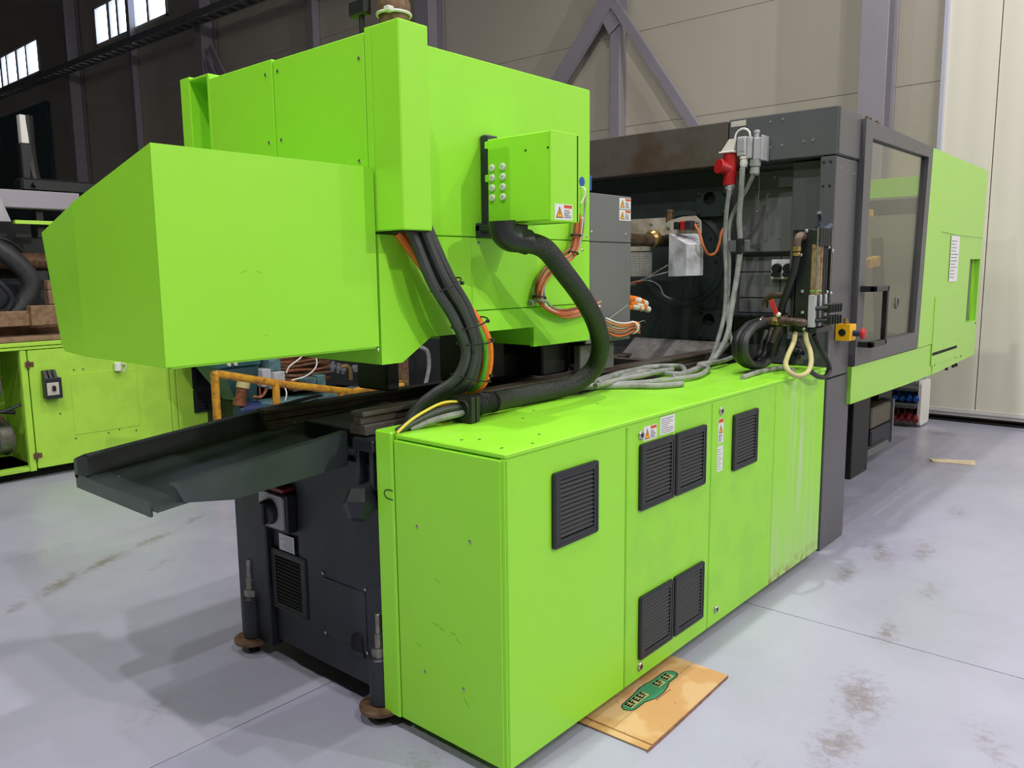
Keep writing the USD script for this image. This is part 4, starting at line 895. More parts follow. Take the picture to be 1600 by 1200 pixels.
es = Thing('stop_button', 'yellow emergency stop box with red mushroom button beside the safety door', 'emergency stop', (2.90, -.03, 1.19))
es.part('housing', hull([(x, y, z) for x in (2.80, 2.90) for y in (.026, -.05) for z in (1.195, 1.285)] + [(2.81, -.055, 1.21), (2.89, -.055, 1.27)]), 'yellow_plastic')
es.part('cable_gland', cat(cyl((2.845, -.01, 1.285), (2.845, -.01, 1.315), .011, 10), cyl((2.87, -.01, 1.285), (2.87, -.01, 1.305), .008, 10)), 'brass')
es.part('collar', cyl((2.85, -.05, 1.235), (2.85, -.095, 1.235), .017, 16), 'blue_dark')
es.part('mushroom_button', lathe((2.85, -.09, 1.235), (0, -1, 0), [(0, .018), (.008, .030), (.018, .031), (.026, .026), (.029, .012), (.03, .001)], 22), 'red_plastic')
es.part('side_cutout', cyl((2.796, -.01, 1.24), (2.803, -.01, 1.24), .02, 18), 'black_plastic')

# ------------------------------------------------------------------ nozzle side: guard, barrel, heater
ng = Thing('purge_guard', 'white folded sheet-metal purge guard hanging before the black platen', 'guard', (2.55, .85, 1.55))
ng.part('front_sheet', cat(hull([(2.55, .935, z) for z in (1.552, 1.80)] + [(2.47, .775, z) for z in (1.556, 1.735)] + [(2.555, .935, z) for z in (1.552, 1.80)] + [(2.475, .775, z) for z in (1.556, 1.735)])), 'white_shield')
ng.part('side_sheet', hull([(2.47, .775, z) for z in (1.556, 1.735)] + [(2.60, .735, z) for z in (1.558, 1.733)] + [(2.475, .78, z) for z in (1.556, 1.735)] + [(2.605, .74, z) for z in (1.558, 1.733)]), 'white_shield')
ng.part('sloped_top', hull([(2.55, .935, 1.80), (2.47, .775, 1.735), (2.60, .735, 1.733), (2.66, .80, 1.80), (2.66, .93, 1.82), (2.55, .935, 1.805), (2.60, .735, 1.737)]), 'white_shield')
ng.part('mounting_plate', cat(prism([(.73, 1.80), (.97, 1.80), (.97, 1.865), (.93, 1.885), (.85, 1.90), (.77, 1.90), (.735, 1.87)], 'x', 2.56, 2.57)), 'beige_plate')
for y, z in ((.945, 1.84), (.755, 1.86), (.752, 1.845)):
    ng.part('bolt', lathe((2.56, y, z), (-1, 0, 0), [(0, .011), (.008, .01), (.01, .004)], 8), 'steel_dull')
rcn = Thing('red_connector', 'small red and grey plug connector on the purge guard plate', 'connector', (2.54, .83, 1.80))
rcn.part('block', cbox(2.515, 2.56, .815, .845, 1.82, 1.872, .004), 'red_plastic')
rcn.part('hinge_clip', cbox(2.51, 2.56, .85, .885, 1.825, 1.868, .004), 'black_plastic')
rcn.part('plug', cbox(2.50, 2.555, .765, .808, 1.82, 1.872, .006), 'anthracite')
single('cable', tube(PATHS['orange'], .0085, 8), 'wire_rust', 'thin orange cable looping from the red connector to the grey cables', 'cable')
bp = Thing('barrel_guard', 'beige sheet plate with brown heated barrel behind the grey box', 'guard plate', (2.3, 1.02, 1.70))
bp.part('plate', hull([(x, y, z) for x in (2.555, 2.565) for y in (.965, 1.32) for z in (1.795, 1.90)]), 'beige_plate')
bp.part('barrel', lathe((1.60, 1.02, 1.765), (1, 0, 0), [(0, .038), (.7, .038), (.72, .036), (1.0, .036), (1.05, .034), (1.25, .032)], 24), 'heat_steel')
bp.part('nub', cbox(2.565, 2.60, .93, .965, 1.86, 1.945, .006), 'rust_steel')
bp.part('thermal_wrap', lathe((2.47, 1.02, 1.775), (1, 0, .1), [(0, .038), (.02, .050), (.06, .050), (.08, .036)], 20), 'brass')
screw(bp, (2.555, 1.06, 1.862), (-1, 0, 0), .010)
hb = Thing('heater_cover', 'perforated metal heater cover below the barrel, right of the grey box', 'cover', (2.5, 1.1, 1.55))
hb.part('perforated_sheet', cbox(2.57, 2.575, 1.062, 1.30, 1.552, 1.70, .002), 'perforated')
hb.part('top_strip', cbox(2.565, 2.575, 1.07, 1.30, 1.705, 1.735, .003), 'beige_plate')
hb.part('wire', cat(tube([(2.55, 1.07, 1.55), (2.57, 1.03, 1.58), (2.62, .98, 1.62)], .004, 6), tube([(2.5, 1.15, 1.50), (2.52, 1.07, 1.53), (2.55, 1.0, 1.50), (2.58, .98, 1.44), (2.6, .95, 1.42)], .004, 6), tube([(2.48, 1.2, 1.48), (2.52, 1.08, 1.54), (2.58, .95, 1.58)], .004, 6)), 'cable_grey', kind='stuff')
hb.part('wire', tube([(2.48, 1.22, 1.48), (2.5, 1.16, 1.51), (2.52, 1.09, 1.525)], .012, 6), 'wire_brown')

# ------------------------------------------------------------------ heavy connectors on the gantry beam
pg = Thing('plug_connector', 'grey heavy-duty plug with red angled power coupler hanging on the cross beam', 'plug', (2.63, .57, 2.06))
pg.part('hood', hull([(2.66, .625, 2.245), (2.66, .555, 2.245), (2.58, .632, 2.245), (2.58, .555, 2.245), (2.66, .59, 2.315), (2.66, .548, 2.315), (2.60, .592, 2.315), (2.60, .548, 2.315)]), 'cream_plastic')
pg.part('flange', cat(cbox(2.575, 2.665, .55, .643, 2.238, 2.248, .003)), 'white_plastic')
rb = pg.part('red_coupler', cat(cyl((2.62, .592, 2.24), (2.62, .592, 2.06), .038, 20), cyl((2.62, .592, 2.15), (2.56, .625, 2.165), .036, 20)), 'red_plastic', label='red round power coupler with flap lid')
pg.part('lid', lathe((2.565, .622, 2.165), (-.85, .45, .1), [(0, .040), (.008, .042), (.016, .040), (.018, .01)], 26), 'red_plastic', parent=rb)
pg.part('gland', cat(lathe((2.62, .585, 2.062), (-.3, .05, -1), [(0, .033), (.03, .03), (.034, .02), (.06, .014)], 16)), 'galvanised', parent=rb)
pg.part('bail', torus((2.64, .53, 2.325), (1, 0.0, 0), .045, .006, 14, 6, 0, math.pi * 2), 'white_plastic')
pg2 = Thing('plug_connector', 'grey finned plug connector in the middle of the three on the cross beam', 'plug', (2.64, .51, 2.16))
pg2.part('hood', cat(cbox(2.60, 2.67, .492, .546, 2.215, 2.322, .006), *[cbox(2.594, 2.602, .498 + k * .012, .504 + k * .012, 2.24, 2.31, .002) for k in range(4)]), 'light_grey_plastic')
pg2.part('gland', lathe((2.63, .512, 2.222), (0, 0, -1), [(0, .026), (.02, .026), (.024, .022), (.05, .024), (.066, .018)], 14), 'white_plastic')
pg3 = Thing('plug_connector', 'grey angled plug connector with a lever, rightmost on the cross beam', 'plug', (2.65, .43, 2.16))
pg3.part('hood', cat(cbox(2.61, 2.705, .462, .492, 2.20, 2.318, .005), cbox(2.62, 2.705, .405, .458, 2.19, 2.31, .006), cbox(2.615, 2.705, .40, .412, 2.185, 2.32, .003)), 'light_grey_plastic')
pg3.part('lever', cat(cyl((2.64, .447, 2.26), (2.64, .447, 2.335), .013, 12), cyl((2.64, .447, 2.335), (2.64, .447, 2.352), .016, 12), bar((2.632, .452, 2.255), (2.632, .452, 2.2), .008, .012)), 'light_grey_plastic')
pg3.part('gland', lathe((2.63, .445, 2.192), (0, .05, -1), [(0, .03), (.035, .03), (.04, .024), (.075, .027), (.085, .02)], 14), 'cable_grey')
ld = Thing('lanyard', 'thin wire lanyard with a small ring hanging beside the plugs', 'wire', (2.68, .44, 1.90))
ld.part('wire', tube(PATHS['lanyard'], .0022, 6), 'steel_dull'); ld.part('ring', torus((2.69, .447, 1.922), (1, 0, 0), .009, .0025, 16, 5), 'steel_dull')
cable('g1', .0155, 'cable_grey', 'thick grey cable from the middle plug down to the cabinet top')
cable('g2', .0125, 'cable_grey', 'grey cable from the red coupler down to the cabinet top')
cable('g3', .012, 'cable_grey', 'dirty grey cable from the rightmost plug slanting behind the others')
kb = Thing('cable_clamp', 'grey steel bracket with black strap holding the thick grey cable', 'clamp', (2.66, .55, 1.69))
kb.part('plate', cbox(2.640, 2.646, .47, .60, 1.69, 1.755, .002), 'galvanised')
kb.part('arm', cbox(2.646, 2.88, .512, .524, 1.71, 1.735, .002), 'galvanised')
kb.part('strap', cat(cbox(2.598, 2.642, .500, .535, 1.675, 1.765, .006)), 'rubber')
for k, lab in (('coil1', 'upper loop of the coiled grey cable lying on the cabinet top'), ('coil2', 'long grey cable crossing the cabinet top towards the platen'), ('coil3', 'cut grey cable end nearest the front on the cabinet top'), ('coil4', 'smaller inner loop of coiled grey cable on the cabinet top'), ('coil5', 'short pale hose end lying under the straw-coloured loop')):
    cable(k, .0125 if k != 'coil3' else .0145, 'cable_grey', lab, 'loose grey cables on the cabinet top')

# ------------------------------------------------------------------ water manifold (flow regulator)
mf = Thing('water_manifold', 'black water flow manifold with brown sight tubes mounted left of the corner post', 'manifold', (2.4, .02, 1.26))
mf.part('back_plate', cat(cbox(2.27, 2.56, .048, .058, 1.27, 1.785, .002), cbox(2.27, 2.278, -.018, .075, 1.275, 1.785, .002), cbox(2.54, 2.552, -.02, .06, 1.27, 1.785, .002)), 'black_plastic')
mf.part('mounting_arm', cat(cbox(2.55, 2.80, .035, .06, 1.70, 1.74, .003), cbox(2.55, 2.80, .035, .06, 1.34, 1.38, .003)), 'black_plastic')
hd_ = mf.part('header_block', cat(cbox(2.275, 2.45, -.05, .045, 1.705, 1.785, .006), *[cyl((2.295 + k * .034, -.045, 1.702), (2.295 + k * .034, -.045, 1.79), .0175, 14) for k in range(5)]), 'black_plastic')
for k in range(5):
    s = mf.part('sight_tube', cyl((2.29 + k * .036, -.03, 1.46), (2.29 + k * .036, -.03, 1.71), .016, 14), 'tube_brown' if k < 3 else 'black_plastic')
    if k < 3: mf.part('float', cyl((2.29 + k * .036, -.03, 1.478 + .0 * k), (2.29 + k * .036, -.03, 1.486), .0165, 14), 'hoseclear_green', parent=s)
mf.part('side_frame', cat(cbox(2.262, 2.268, -.056, -.049, 1.46, 1.785, .001), cbox(2.455, 2.461, -.056, -.049, 1.46, 1.785, .001)), 'steel_dull')
for k in range(5):
    x = 2.285 + k * .036
    v = mf.part('regulator', cat(cbox(x - .014, x + .014, -.05, .045, 1.30, 1.462, .004)), 'light_grey_plastic' if k % 2 == 0 else 'anthracite')
    for z in (1.395, 1.335):
        mf.part('valve_knob', cat(cyl((x, -.05, z), (x + .012, -.105, z + .004), .011, 10), cbox(x - .004 + .012, x + .02, -.125, -.085, z - .02, z + .024, .004)), 'black_plastic', parent=v)
mf.part('foot_block', cat(cbox(2.28, 2.50, -.06, .045, 1.272, 1.30, .004)), 'black_plastic')
for p_, d_ in (((2.268, .005, 1.775), (-1, 0, 0)), ((2.268, .03, 1.66), (-1, 0, 0)), ((2.268, .015, 1.48), (-1, 0, 0)), ((2.268, .01, 1.375), (-1, 0, 0)), ((2.268, .0, 1.295), (-1, 0, 0)), ((2.50, -.02, 1.70), (0, -1, 0)), ((2.50, -.02, 1.47), (0, -1, 0)), ((2.47, -.05, 1.68), (0, -1, 0)), ((2.47, -.05, 1.465), (0, -1, 0))):
    mf.part('bolt', lathe(p_, d_, [(0, .010), (.006, .010), (.011, .006), (.012, .001)], 12), 'steel')
mf.part('top_connector', cat(lathe((2.40, -.01, 1.785), (0, 0, 1), [(0, .022), (.012, .022), (.016, .014), (.03, .013)], 16), tube([(2.40, -.01, 1.80), (2.405, -.01, 1.83), (2.395, -.012, 1.85), (2.375, -.014, 1.868)], .011, 10), cyl((2.43, -.02, 1.785), (2.52, -.02, 1.81), .014, 12)), 'blue_grey')
el = mf.part('inlet_elbow', tube(PATHS['elbow'], .021, 14), 'brown_pipe')
mf.part('ferrule', cat(cyl((2.21, .031, 1.70), (2.21, .031, 1.675), .024, 16), cyl((2.211, .031, 1.672), (2.213, .032, 1.655), .022, 14)), 'brass', parent=el)
mf.part('feed_hose', tube(PATHS['hoseA'], .0185, 12), 'rubber')
vp = mf.part('valve_pipe', tube(PATHS['valvepipe'], .020, 14), 'brown_pipe')
mf.part('valve_body', lathe((2.242, .15, 1.331), (0, -1, 0), [(0, .023), (.012, .026), (.03, .026), (.034, .023), (.05, .027), (.072, .027), (.078, .022)], 8), 'brass', parent=vp)
mf.part('hose_clamp', cyl((2.262, .215, 1.322), (2.258, .205, 1.323), .026, 18), 'steel', parent=vp)
mf.part('valve_pipe', cat(tube(PATHS['upvalve'], .016, 12), tube(PATHS['lowpipe'], .016, 12)), 'brown_pipe')
mf.part('red_lever', bar(PATHS['redh'][0], PATHS['redh'][1], .02, .014, (1, 0, 0)), 'red_lever')
mf.part('lever_ball', lathe((2.215, .112, 1.352), (0, 0, 1), [(0, .006), (.006, .012), (.015, .014), (.022, .01), (.025, .002)], 12), 'white_plastic')
mf.part('fittings', cat(*[cyl((2.30 + .03 * (k % 3), .09 - .01 * k, 1.22 - .012 * k), (2.36 + .02 * k, .06, 1.21 - .014 * k), .012 + .002 * (k % 3), 8) for k in range(7)], cbox(2.38, 2.50, .08, .14, 1.09, 1.24, .01)), 'anthracite', kind='stuff')
ringc = np.array([2.21, .22, 1.215])
for i in range(4):
    P_ = [ringc + (np.array(p) - ringc) * (1 - .10 * (i == 3)) * np.array([1 - .05 * (i == 1), 1, 1 + .03 * (i == 2)]) + (.012 * i - .01, .026 * i - .03, -.006 * (i % 2)) for p in PATHS['ring']]
    single('hose', tube(P_, .0185, 12), 'rubber' if i else 'rubber_dusty', ['black water hose ring nearest the camera beside the red valve', 'second black hose ring behind the red valve', 'third black hose ring behind the red valve', 'rearmost black hose ring behind the red valve'][i], 'hose', 'coiled black hoses at the manifold')
single('hose', tube(PATHS['yloop'], .0125, 12), 'hose_straw', 'straw-coloured hose loop hanging under the manifold', 'hose')
single('hose', tube(PATHS['bloop'], .0125, 12), 'rubber', 'black hose loop hanging over the cabinet edge beside the straw-coloured loop', 'hose')
# ================================================================== SECOND GREEN MACHINE (left background)
m2 = Thing('moulding_machine', 'older yellow-green machine in the left background behind the hood', 'machine', (.6, 6.0, 0))
Y2 = 5.38
m2.part('base_frame', cat(cbox(-3.2, 2.24, 5.50, 6.9, 0, .10, .005)), 'void_black')
m2.part('body', cat(cbox(.50, 2.20, Y2 + .03, 6.8, .10, 1.02, .006), cbox(-3.2, .5, 6.0, 6.8, .1, 1.02, .005), cbox(-3.2, -.6, Y2 + .03, 6.8, .1, 1.02, .005)), 'green_old')
m2.part('bay_floor', cbox(-.6, .5, Y2 + .02, 6.0, .07, .10, .003), 'green_old')
m2.part('top_rail', cat(cbox(-3.2, 1.8, Y2 - .01, Y2 + .06, 1.055, 1.085, .004), cbox(-3.2, 1.8, Y2 - .005, Y2 + .06, 1.028, 1.050, .003)), 'green_old')
m2.part('corner_post', cbox(.452, .498, Y2, Y2 + .05, .07, 1.025, .004), 'green_old')
d = m2.part('door', cbox(.506, 1.612, Y2 - .006, Y2 + .03, .085, 1.022, .004), 'green_old')
m2.part('door_panel', cbox(.795, 1.325, Y2 - .010, Y2 - .004, .31, .81, .0015), 'green_old', parent=d)
m2.part('pillar', cbox(1.618, 1.672, Y2, Y2 + .03, .12, 1.022, .003), 'green_old')
m2.part('door', cbox(1.678, 2.24, Y2 - .004, Y2 + .03, .12, 1.022, .004), 'green_old')
for z in (.915, .19):
    m2.part('hinge', cat(cyl((.500, Y2 - .012, z - .03), (.500, Y2 - .012, z + .03), .010, 10), cbox(.48, .54, Y2 - .012, Y2 - .004, z - .02, z + .02, .002)), 'rust_steel')
for x, z in ((.83, .84), (.90, .84), (1.29, .27), (.80, .28), (1.06, .285), (1.0, .60), (.82, .58), (.64, .72), (.70, .50), (1.15, .30)):
    m2.part('bolt', lathe((x, Y2 - .006, z), (0, -1, 0), [(0, .007), (.003, .006)], 8), 'brown_pipe')
bk = m2.part('circuit_breaker', cbox(.585, .705, Y2 - .085, Y2 - .006, .635, .80, .006), 'anthracite', label='grey circuit breaker with three terminals')
m2.part('face_plate', cbox(.592, .68, Y2 - .092, Y2 - .084, .665, .765, .003), 'cream_plastic', parent=bk)
m2.part('toggle', cbox(.628, .650, Y2 - .115, Y2 - .09, .70, .74, .003), 'black_plastic', parent=bk)
for k in range(3):
    m2.part('terminal', hull([(x, y, z) for x in (.588 + k * .034, .612 + k * .034) for y, z in ((Y2 - .08, .80), (Y2 - .01, .80), (Y2 - .01, .86), (Y2 - .04, .86))]), 'black_plastic', parent=bk)
m2.part('limit_switch', cat(cyl((1.17, Y2 - .03, .80), (1.17, Y2 - .03, .87), .03, 14), tube([(1.2, Y2 - .02, .86), (1.24, Y2 - .02, .84), (1.22, Y2 - .01, .78)], .006, 6)), 'white_plastic')
vent(m2, 1.822, 2.11, .345, .555, 'y', Y2 - .006, 'vent_black', 7); vent(m2, 1.822, 2.11, .562, .775, 'y', Y2 - .006, 'vent_black', 7)
notice(m2, 'y', Y2 - .006, 1.98, 2.10, .27, .325, 3, 6)
# open bay with belt pulleys
for z, x in ((.76, .30), (.33, .36)):
    pu = m2.part('pulley', lathe((x - .10, Y2 + .22, z), (1, .25, 0), [(0, .05), (.0, .13), (.012, .145), (.02, .13), (.10, .13), (.108, .145), (.12, .13), (.12, .05)], 26), 'steel_dull', label='steel pulley in the open bay')
    m2.part('shaft', cyl((x - .3, Y2 + .16, z), (x + .06, Y2 + .25, z), .03, 12), 'rust_steel', parent=pu)
    m2.part('bracket', cat(cbox(x - .15, x - .02, Y2 + .12, Y2 + .3, z + .14, z + .19, .006)), 'rust_steel', parent=pu)
m2.part('bay_back', cbox(-.6, .5, 5.98, 6.0, .1, 1.02, .003), 'green_old')
m2.part('bay_pipe', cat(tube([(-.1, 5.6, .55), (.2, 5.62, .56), (.45, 5.6, .52)], .016, 8), tube([(-.2, 5.5, .58), (.0, 5.5, .60), (.3, 5.46, .56), (.45, 5.45, .60)], .012, 8)), 'anthracite')
m2.part('bay_post', cbox(.12, .20, 5.42, 5.5, .1, .60, .005), 'teal_light')
# dirty deck on top with timber blocks, hose, cast parts
m2.part('deck', cbox(-3.2, 1.55, 5.45, 6.85, 1.085, 1.12, .004), 'dust_brown')
m2.part('deck', cbox(-3.2, 1.15, 5.80, 6.85, 1.12, 1.20, .006), 'dust_brown')
m2.part('machine_bed', cat(cbox(-3.0, 1.4, 6.3, 6.85, 1.2, 1.9, .02), cbox(-3.0, 1.5, 6.1, 6.85, 1.78, 1.92, .01), cbox(-.6, .9, 6.2, 6.8, 1.9, 2.05, .01)), 'iron_black')
m2.part('cylinder', cyl((-2, 6.1, 1.72), (1.3, 6.1, 1.72), .07, 16), 'rust_steel')
m2.part('cast_block', cat(cbox(.3, .75, 6.0, 6.3, 1.2, 1.55, .02), cbox(.78, 1.05, 6.0, 6.2, 1.2, 1.48, .02), cbox(.76, .92, 5.98, 6.0, 1.55, 1.64, .006)), 'anthracite')
m2.part('drag_hose', tube([(-.35, 5.9, 2.0), (.2, 5.85, 1.98), (.55, 5.8, 1.78), (.72, 5.8, 1.55), (.66, 5.82, 1.38), (.48, 5.85, 1.24), (.3, 5.9, 1.22)], .075, 12), 'rubber_dusty')
m2.part('thin_hose', cat(tube([(.2, 5.75, 1.65), (.42, 5.72, 1.58), (.55, 5.74, 1.42), (.5, 5.76, 1.30)], .022, 8), tube([(.3, 5.9, 1.95), (.6, 5.86, 1.88), (.7, 5.86, 1.80)], .012, 8)), 'anthracite')
m2.part('cross_beam', cbox(-2.0, 1.10, 5.66, 5.80, 2.13, 2.27, .006), 'column_lilac')
m2.part('beam_post', cbox(-.6, -.45, 5.7, 5.85, 1.2, 2.2, .01), 'iron_black'); m2.part('beam_post', cbox(.78, .84, 5.74, 5.82, 1.9, 2.15, .006), 'iron_black'); m2.part('beam_post', cbox(1.15, 1.35, 6.2, 6.4, 1.2, 2.3, .01), 'iron_black')
m2.part('gauge_box', cat(hull([(x, y, z) for x in (.36, .50) for y in (5.62, 5.75) for z in (2.02, 2.20)] + [(.57, 5.65, 2.02), (.40, 5.6, 2.28)])), 'light_grey_plastic')
m2.part('guard_rail', cbox(.60, .92, 5.66, 5.72, 2.005, 2.035, .003), 'green_old')
m2.part('robot_arm', cat(cbox(.95, 1.6, 6.5, 6.7, 2.34, 2.46, .02), cbox(1.12, 1.22, 6.95, 7.05, 2.3, 2.82, .01), cyl((1.05, 6.5, 2.4), (1.05, 6.44, 2.4), .02, 10)), 'iron_black')
m2.part('arm_sleeve', cbox(1.14, 1.22, 6.96, 7.04, 2.82, 3.08, .006), 'white_plastic')
m2.part('arm_joint', cat(cbox(1.0, 1.14, 6.6, 6.75, 2.30, 2.42, .01), cbox(1.05, 1.2, 6.7, 6.8, 2.40, 2.47, .01)), 'brass')
m2.part('arm_pole', tube([(1.22, 7.0, 3.08), (1.22, 7.0, 2.7), (1.24, 6.95, 2.45), (1.3, 6.9, 2.38)], .05, 10), 'rubber')
def wood(x0, x1, y0, y1, z0, z1, lab):
    single('timber_block', cbox(x0, x1, y0, y1, z0, z1, .006), 'wood', lab, 'timber', 'timber offcuts on the left machine')
wood(-.8, .70, 5.60, 5.72, 1.20, 1.32, 'long dusty timber beam lying on the left machine deck')
wood(.62, .96, 5.56, 5.66, 1.20, 1.36, 'broad timber offcut standing beside the long beam on the left machine')
wood(.80, .92, 5.68, 5.78, 1.36, 1.48, 'small timber block stacked on the broad offcut, lower of two')
wood(.80, .90, 5.68, 5.76, 1.48, 1.56, 'smallest timber block topmost on the left machine stack')

# ================================================================== TEAL PUMP SET SEEN UNDER THE HOOD
tp = Thing('pump_unit', 'worn teal hydraulic pump unit with copper pipes seen under the green hood', 'pump', (2.8, 5.0, 0))
tp.part('tank', cbox(1.68, 2.10, 4.66, 5.3, .80, 1.25, .02), 'teal')
tp.part('tank_cone', hull([(1.72, 4.66, .80), (2.06, 4.66, .80), (1.86, 4.72, .52), (2.06, 4.72, .48), (1.72, 5.1, .80), (2.06, 5.1, .80), (1.9, 5.0, .5), (2.06, 5.0, .48)]), 'teal_dark')
tp.part('tank_bolt', cat(*[lathe((x, 4.66, .84), (0, -1, 0), [(0, .016), (.02, .016), (.024, .01)], 10) for x in (1.78, 1.84)]), 'cream_plastic')
tp.part('pipe_flange', lathe((1.865, 4.58, .69), (-.28, 0, -1), [(0, .055), (.05, .055)], 18), 'hose_straw')
tp.part('drain_pipe', lathe((1.85, 4.58, .64), (-.28, 0, -1), [(0, .045), (.09, .045), (.092, .055), (.15, .055), (.152, .03)], 18), 'copper')
tp.part('blue_motor', lathe((1.80, 4.6, .43), (1, 0, 0), [(0, .07), (.02, .085), (.2, .085), (.22, .05)], 18), 'blue_dark')
tp.part('crank_pipe', cat(tube([(1.93, 4.56, .56), (2.0, 4.55, .55), (2.04, 4.55, .58), (2.06, 4.55, .62)], .014, 8), cyl((2.0, 4.56, .54), (2.0, 4.56, .66), .008, 8)), 'copper')
tp.part('lower_frame', cat(cbox(1.95, 3.3, 4.7, 5.9, .0, .50, .02), cbox(2.3, 4.4, 5.2, 5.6, .0, 1.3, .02)), 'iron_black')
tp.part('terminal_box', cbox(2.06, 2.15, 4.6, 4.75, .62, .775, .008), 'light_grey_plastic')
tp.part('control_box', cbox(2.135, 2.25, 4.60, 4.75, .745, .85, .008), 'teal_light')
tp.part('relay_box', cbox(2.15, 2.26, 4.56, 4.70, .655, .745, .008), 'light_grey_plastic')
tp.part('relay_lid', cbox(2.10, 2.20, 4.57, 4.70, .60, .65, .006), 'galvanised')
r2 = random.Random(5)
for k in range(18):
    z = .60 + .235 * (k % 9) / 8; y = 4.62 + .07 * (k // 9) + .02 * r2.random()
    tp.part('pipe', tube([(2.26, y, z + .01), (2.40 + .06 * r2.random(), y + .01, z + .03 * (r2.random() - .5)), (2.58 + .06 * r2.random(), y, z + .04 * (r2.random() - .3)), (2.80, y + .02, z + .03 * (r2.random() - .5))], .011 + .005 * r2.random(), 8), 'copper' if k % 3 else 'rust_steel')
tp.part('copper_manifold', cbox(2.27, 2.85, 4.80, 5.1, .56, .86, .02), 'copper')
tp.part('valve_block', cbox(2.44, 2.56, 4.52, 4.66, .56, .66, .008), 'teal_light')
tp.part('valve_block', cbox(2.57, 2.66, 4.52, 4.66, .55, .675, .008), 'teal_light')
tp.part('valve_block', cbox(2.34, 2.43, 4.56, 4.66, .55, .62, .006), 'rust_steel')
for x, z in ((2.73, .77), (2.79, .75), (2.845, .735)):
    tp.part('valve_bonnet', lathe((x, 4.52, z - .07), (0, -.2, 1), [(0, .022), (.03, .022), (.032, .034), (.06, .034), (.062, .02), (.09, .018)], 12), 'galvanised')
tp.part('brass_elbow', tube([(2.80, 4.5, .735), (2.88, 4.5, .735), (2.915, 4.5, .70), (2.92, 4.5, .60)], .02, 10), 'brass')
tp.part('gauge', lathe((2.98, 4.52, .70), (0, -1, 0), [(0, .035), (.03, .035), (.034, .026)], 16), 'galvanised')
tp.part('base_tray', cbox(2.0, 3.1, 4.45, 4.9, .44, .50, .006), 'teal_light')
tp.part('white_cable', tube([(2.23, 4.5, .735), (2.25, 4.48, .79), (2.34, 4.46, .85), (2.42, 4.48, .90)], .007, 6), 'wire_white')
tp.part('white_cable', tube([(2.28, 4.5, .665), (2.42, 4.46, .70), (2.52, 4.46, .78), (2.53, 4.5, .90)], .007, 6), 'wire_white')
tp.part('white_cable', tube([(2.20, 4.5, .63), (2.21, 4.48, .56), (2.18, 4.5, .44)], .007, 6), 'wire_white')
tp.part('stained_plate', cbox(3.54, 3.74, 4.6, 4.64, .36, .80, .006), 'rust_steel')
tp.part('brass_tap', cat(cyl((3.55, 4.55, .50), (3.66, 4.55, .50), .02, 10), cyl((3.60, 4.55, .50), (3.60, 4.55, .60), .012, 8)), 'brass')
tp.part('rear_panel', cbox(3.78, 4.5, 4.75, 4.8, .1, 1.1, .01), 'iron_black')
tp.part('grey_hose', tube([(3.87, 4.55, .83), (3.95, 4.55, .78), (3.97, 4.55, .62), (3.91, 4.55, .42)], .022, 8), 'cable_grey')
tp.part('lagged_pipe', lathe((2.78, 4.38, .50), (1, -.05, .03), [(0, .03), (.02, .04), (.25, .045), (.42, .035), (.43, .015)], 14), 'teal_light')
rl = Thing('guard_rail', 'worn yellow pipe railing seen between the hood and the tray', 'railing', (2.2, 4.05, 0))
Yr = 4.0
pts = [(1.27, Yr, .855), (1.32, Yr, .86), (1.85, Yr, .725), (2.55, Yr, .575), (2.62, Yr, .585), (3.0, Yr - .15, .59)]
rl.part('top_rail', cat(*[cyl(pts[i], pts[i + 1], .030, 12) for i in range(len(pts) - 1)]), 'yellow_paint')
for x, z in ((1.29, .85), (1.80, .735), (2.43, .60)):
    rl.part('post', cyl((x, Yr, .0), (x, Yr, z), .030, 12), 'yellow_paint')

# ================================================================== BEYOND THE CLAMPING UNIT
db = Thing('distribution_box', 'white portable socket box with blue and red sockets by the far door', 'socket box', (6.95, .70, 0))
db.part('shell', prism(rrect(6.85, 7.18, .02, .47, .05), 'y', .555, .585), 'white_plastic')
db.part('shell', prism(rrect(6.85, 7.18, .02, .47, .05), 'y', .87, .90), 'white_plastic')
db.part('back_panel', cbox(6.99, 7.16, .585, .87, .03, .46, .01), 'light_grey_plastic')
db.part('socket_shelf', hull([(x, y, z) for y in (.59, .865) for x, z in ((6.80, .40), (6.99, .45), (6.99, .42), (6.80, .37))]), 'grey_dark')
db.part('socket_shelf', hull([(x, y, z) for y in (.59, .865) for x, z in ((6.78, .23), (6.99, .28), (6.99, .245), (6.78, .20))]), 'grey_dark')
for k in range(4):
    y = .63 + k * .064
    db.part('blue_socket', lathe((6.97, y, .345), (-1, -.25, -.45), [(0, .022), (.10, .022), (.12, .028), (.16, .027)], 14), 'blue_plastic')
    db.part('red_socket', lathe((6.97, y, .165), (-1, -.25, -.55), [(0, .025), (.10, .025), (.13, .031), (.19, .030)], 14), 'red_dark')
for k in range(3):
    db.part('plug_lead', tube([(6.9, .62 + k * .07, .44), (6.86, .63 + k * .07, .50), (6.92, .66 + k * .07, .55), (7.0, .68 + k * .07, .54)], .008, 6), 'wire_white')
hbx = Thing('motor_box', 'dim beige and dark box hanging under the far end of the machine', 'box', (5.3, .5, .1))
hbx.part('upper_housing', cbox(5.0, 5.50, .46, .61, .29, .46, .012), 'box_dim')
hbx.part('lower_housing', cbox(4.98, 5.49, .45, .61, .10, .285, .012), 'anthracite')
hbx.part('end_frame', cbox(5.51, 5.535, .44, .61, .10, .48, .004), 'galvanised')
for x in (5.1, 5.42):
    hbx.part('hanger', cbox(x, x + .05, .54, .60, .46, .80, .003), 'iron_black')

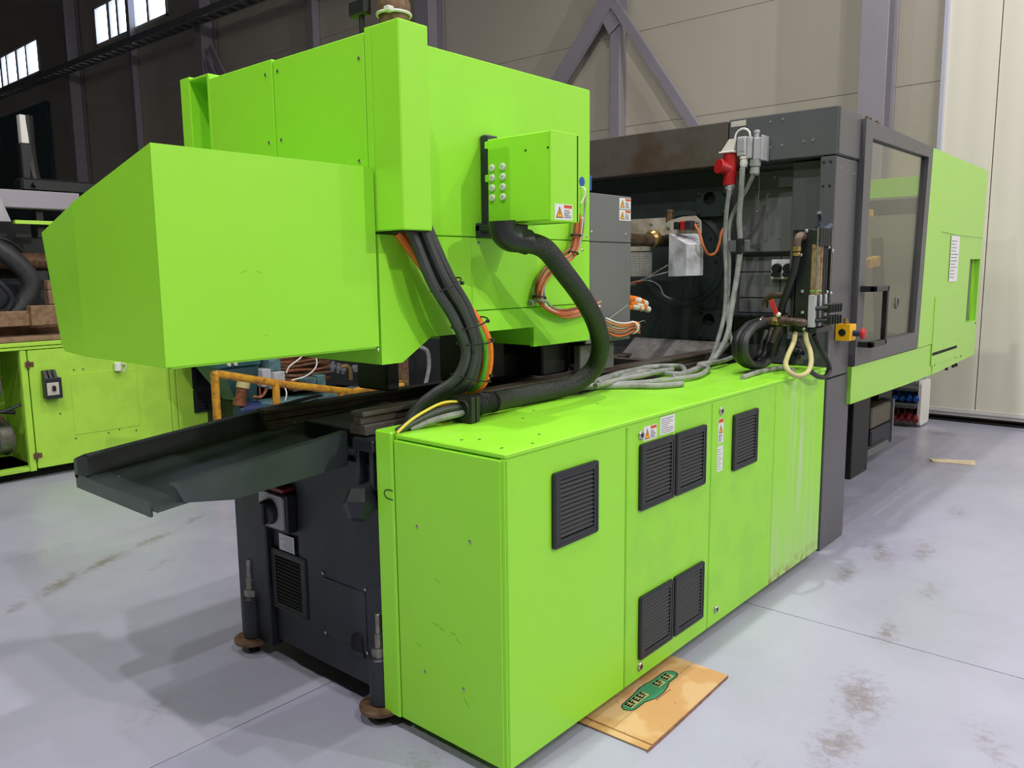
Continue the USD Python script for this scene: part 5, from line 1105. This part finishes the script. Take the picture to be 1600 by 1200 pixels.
# ================================================================== CARDBOARD ON THE FLOOR
cb = Thing('cardboard_sheet', 'flattened brown cardboard box with green logo print under the cabinet edge', 'cardboard', (.75, -.1, 0))
cb.part('upper_sheet', prism([(.462, .06), (.468, -.231), (1.062, -.216), (1.066, .06)], 'z', .0085, .0125), 'cardboard')
cb.part('lower_sheet', prism([(.428, .06), (.437, -.235), (.60, -.232), (1.052, -.213), (1.062, .06)], 'z', .0035, .0075), 'cardboard')
cb.part('corrugated_edge', cat(prism([(.43, -.2352), (.60, -.2322), (1.064, -.2162), (1.064, -.2145), (.43, -.2335)], 'z', .0005, .0124)), 'cardboard_edge')
# print: green banner with a bulge, black lettering in cream outline (illegible beyond its shapes)
zp = .0128
def prt(name, poly, m, dz=0.0):
    return cb.part(name, prism(poly, 'z', zp + dz, zp + dz + .0002), m)
ban = [(.590, -.040), (.600, -.024), (.617, -.018), (.697, -.012), (.756, -.003), (.79, -.004), (.831, -.010), (.924, -.012), (.942, -.020), (.952, -.037), (.946, -.055), (.930, -.062), (.919, -.065), (.864, -.064), (.833, -.077), (.785, -.087), (.731, -.086), (.68, -.068), (.62, -.068), (.600, -.062)]
prt('logo_outline', Polygon(ban).buffer(.004), 'print_black')
prt('logo_shape', ban, 'logo_green', .0002)
for a, b, m_ in ((.614, .690, .9), (.692, .738, .6), (.808, .858, .6), (.872, .922, .8)):
    y0_ = -.057 if a < .7 or a > .86 else -.058
    prt('logo_plate', sbox(a, y0_, b, y0_ + .036), 'hose_straw', .0004)
    n_ = 2 if b - a < .06 else 3; w_ = (b - a) / n_; L_ = []
    for k in range(n_):
        u = a + k * w_ + .003; v = a + (k + 1) * w_ - .002; lo, hi = y0_ + .006, y0_ + .036
        L_ += [sbox(u, lo, u + w_ * .3, hi), sbox(u, hi - .007, v, hi), sbox(u, (lo + hi) / 2 - .003, v - .003, (lo + hi) / 2 + .003)] + ([sbox(u, lo, v, lo + .007)] if k % 2 == 0 else [])
    cb.part('print', cat(*[prism(q, 'z', zp + .0006, zp + .0008) for q in L_]), 'print_black')
cb.part('print', cat(*[prism(sbox(.722 + k * .013, -.097 - .0003 * k, .731 + k * .013, -.093 - .0003 * k), 'z', zp, zp + .0002) for k in range(8)]), 'red_dark')
cb.part('fold_line', prism([(.462, -.075), (1.064, -.062), (1.064, -.0605), (.462, -.0735)], 'z', zp - .0001, zp + .0001), 'cardboard_edge')
single('cardboard_strip', prism([(5.40, .085), (5.49, .135), (5.645, -.172), (5.48, -.205)], 'z', .001, .008), 'cardboard_pale', 'thin pale cardboard strip lying alone on the far floor by the sliding door', 'cardboard')
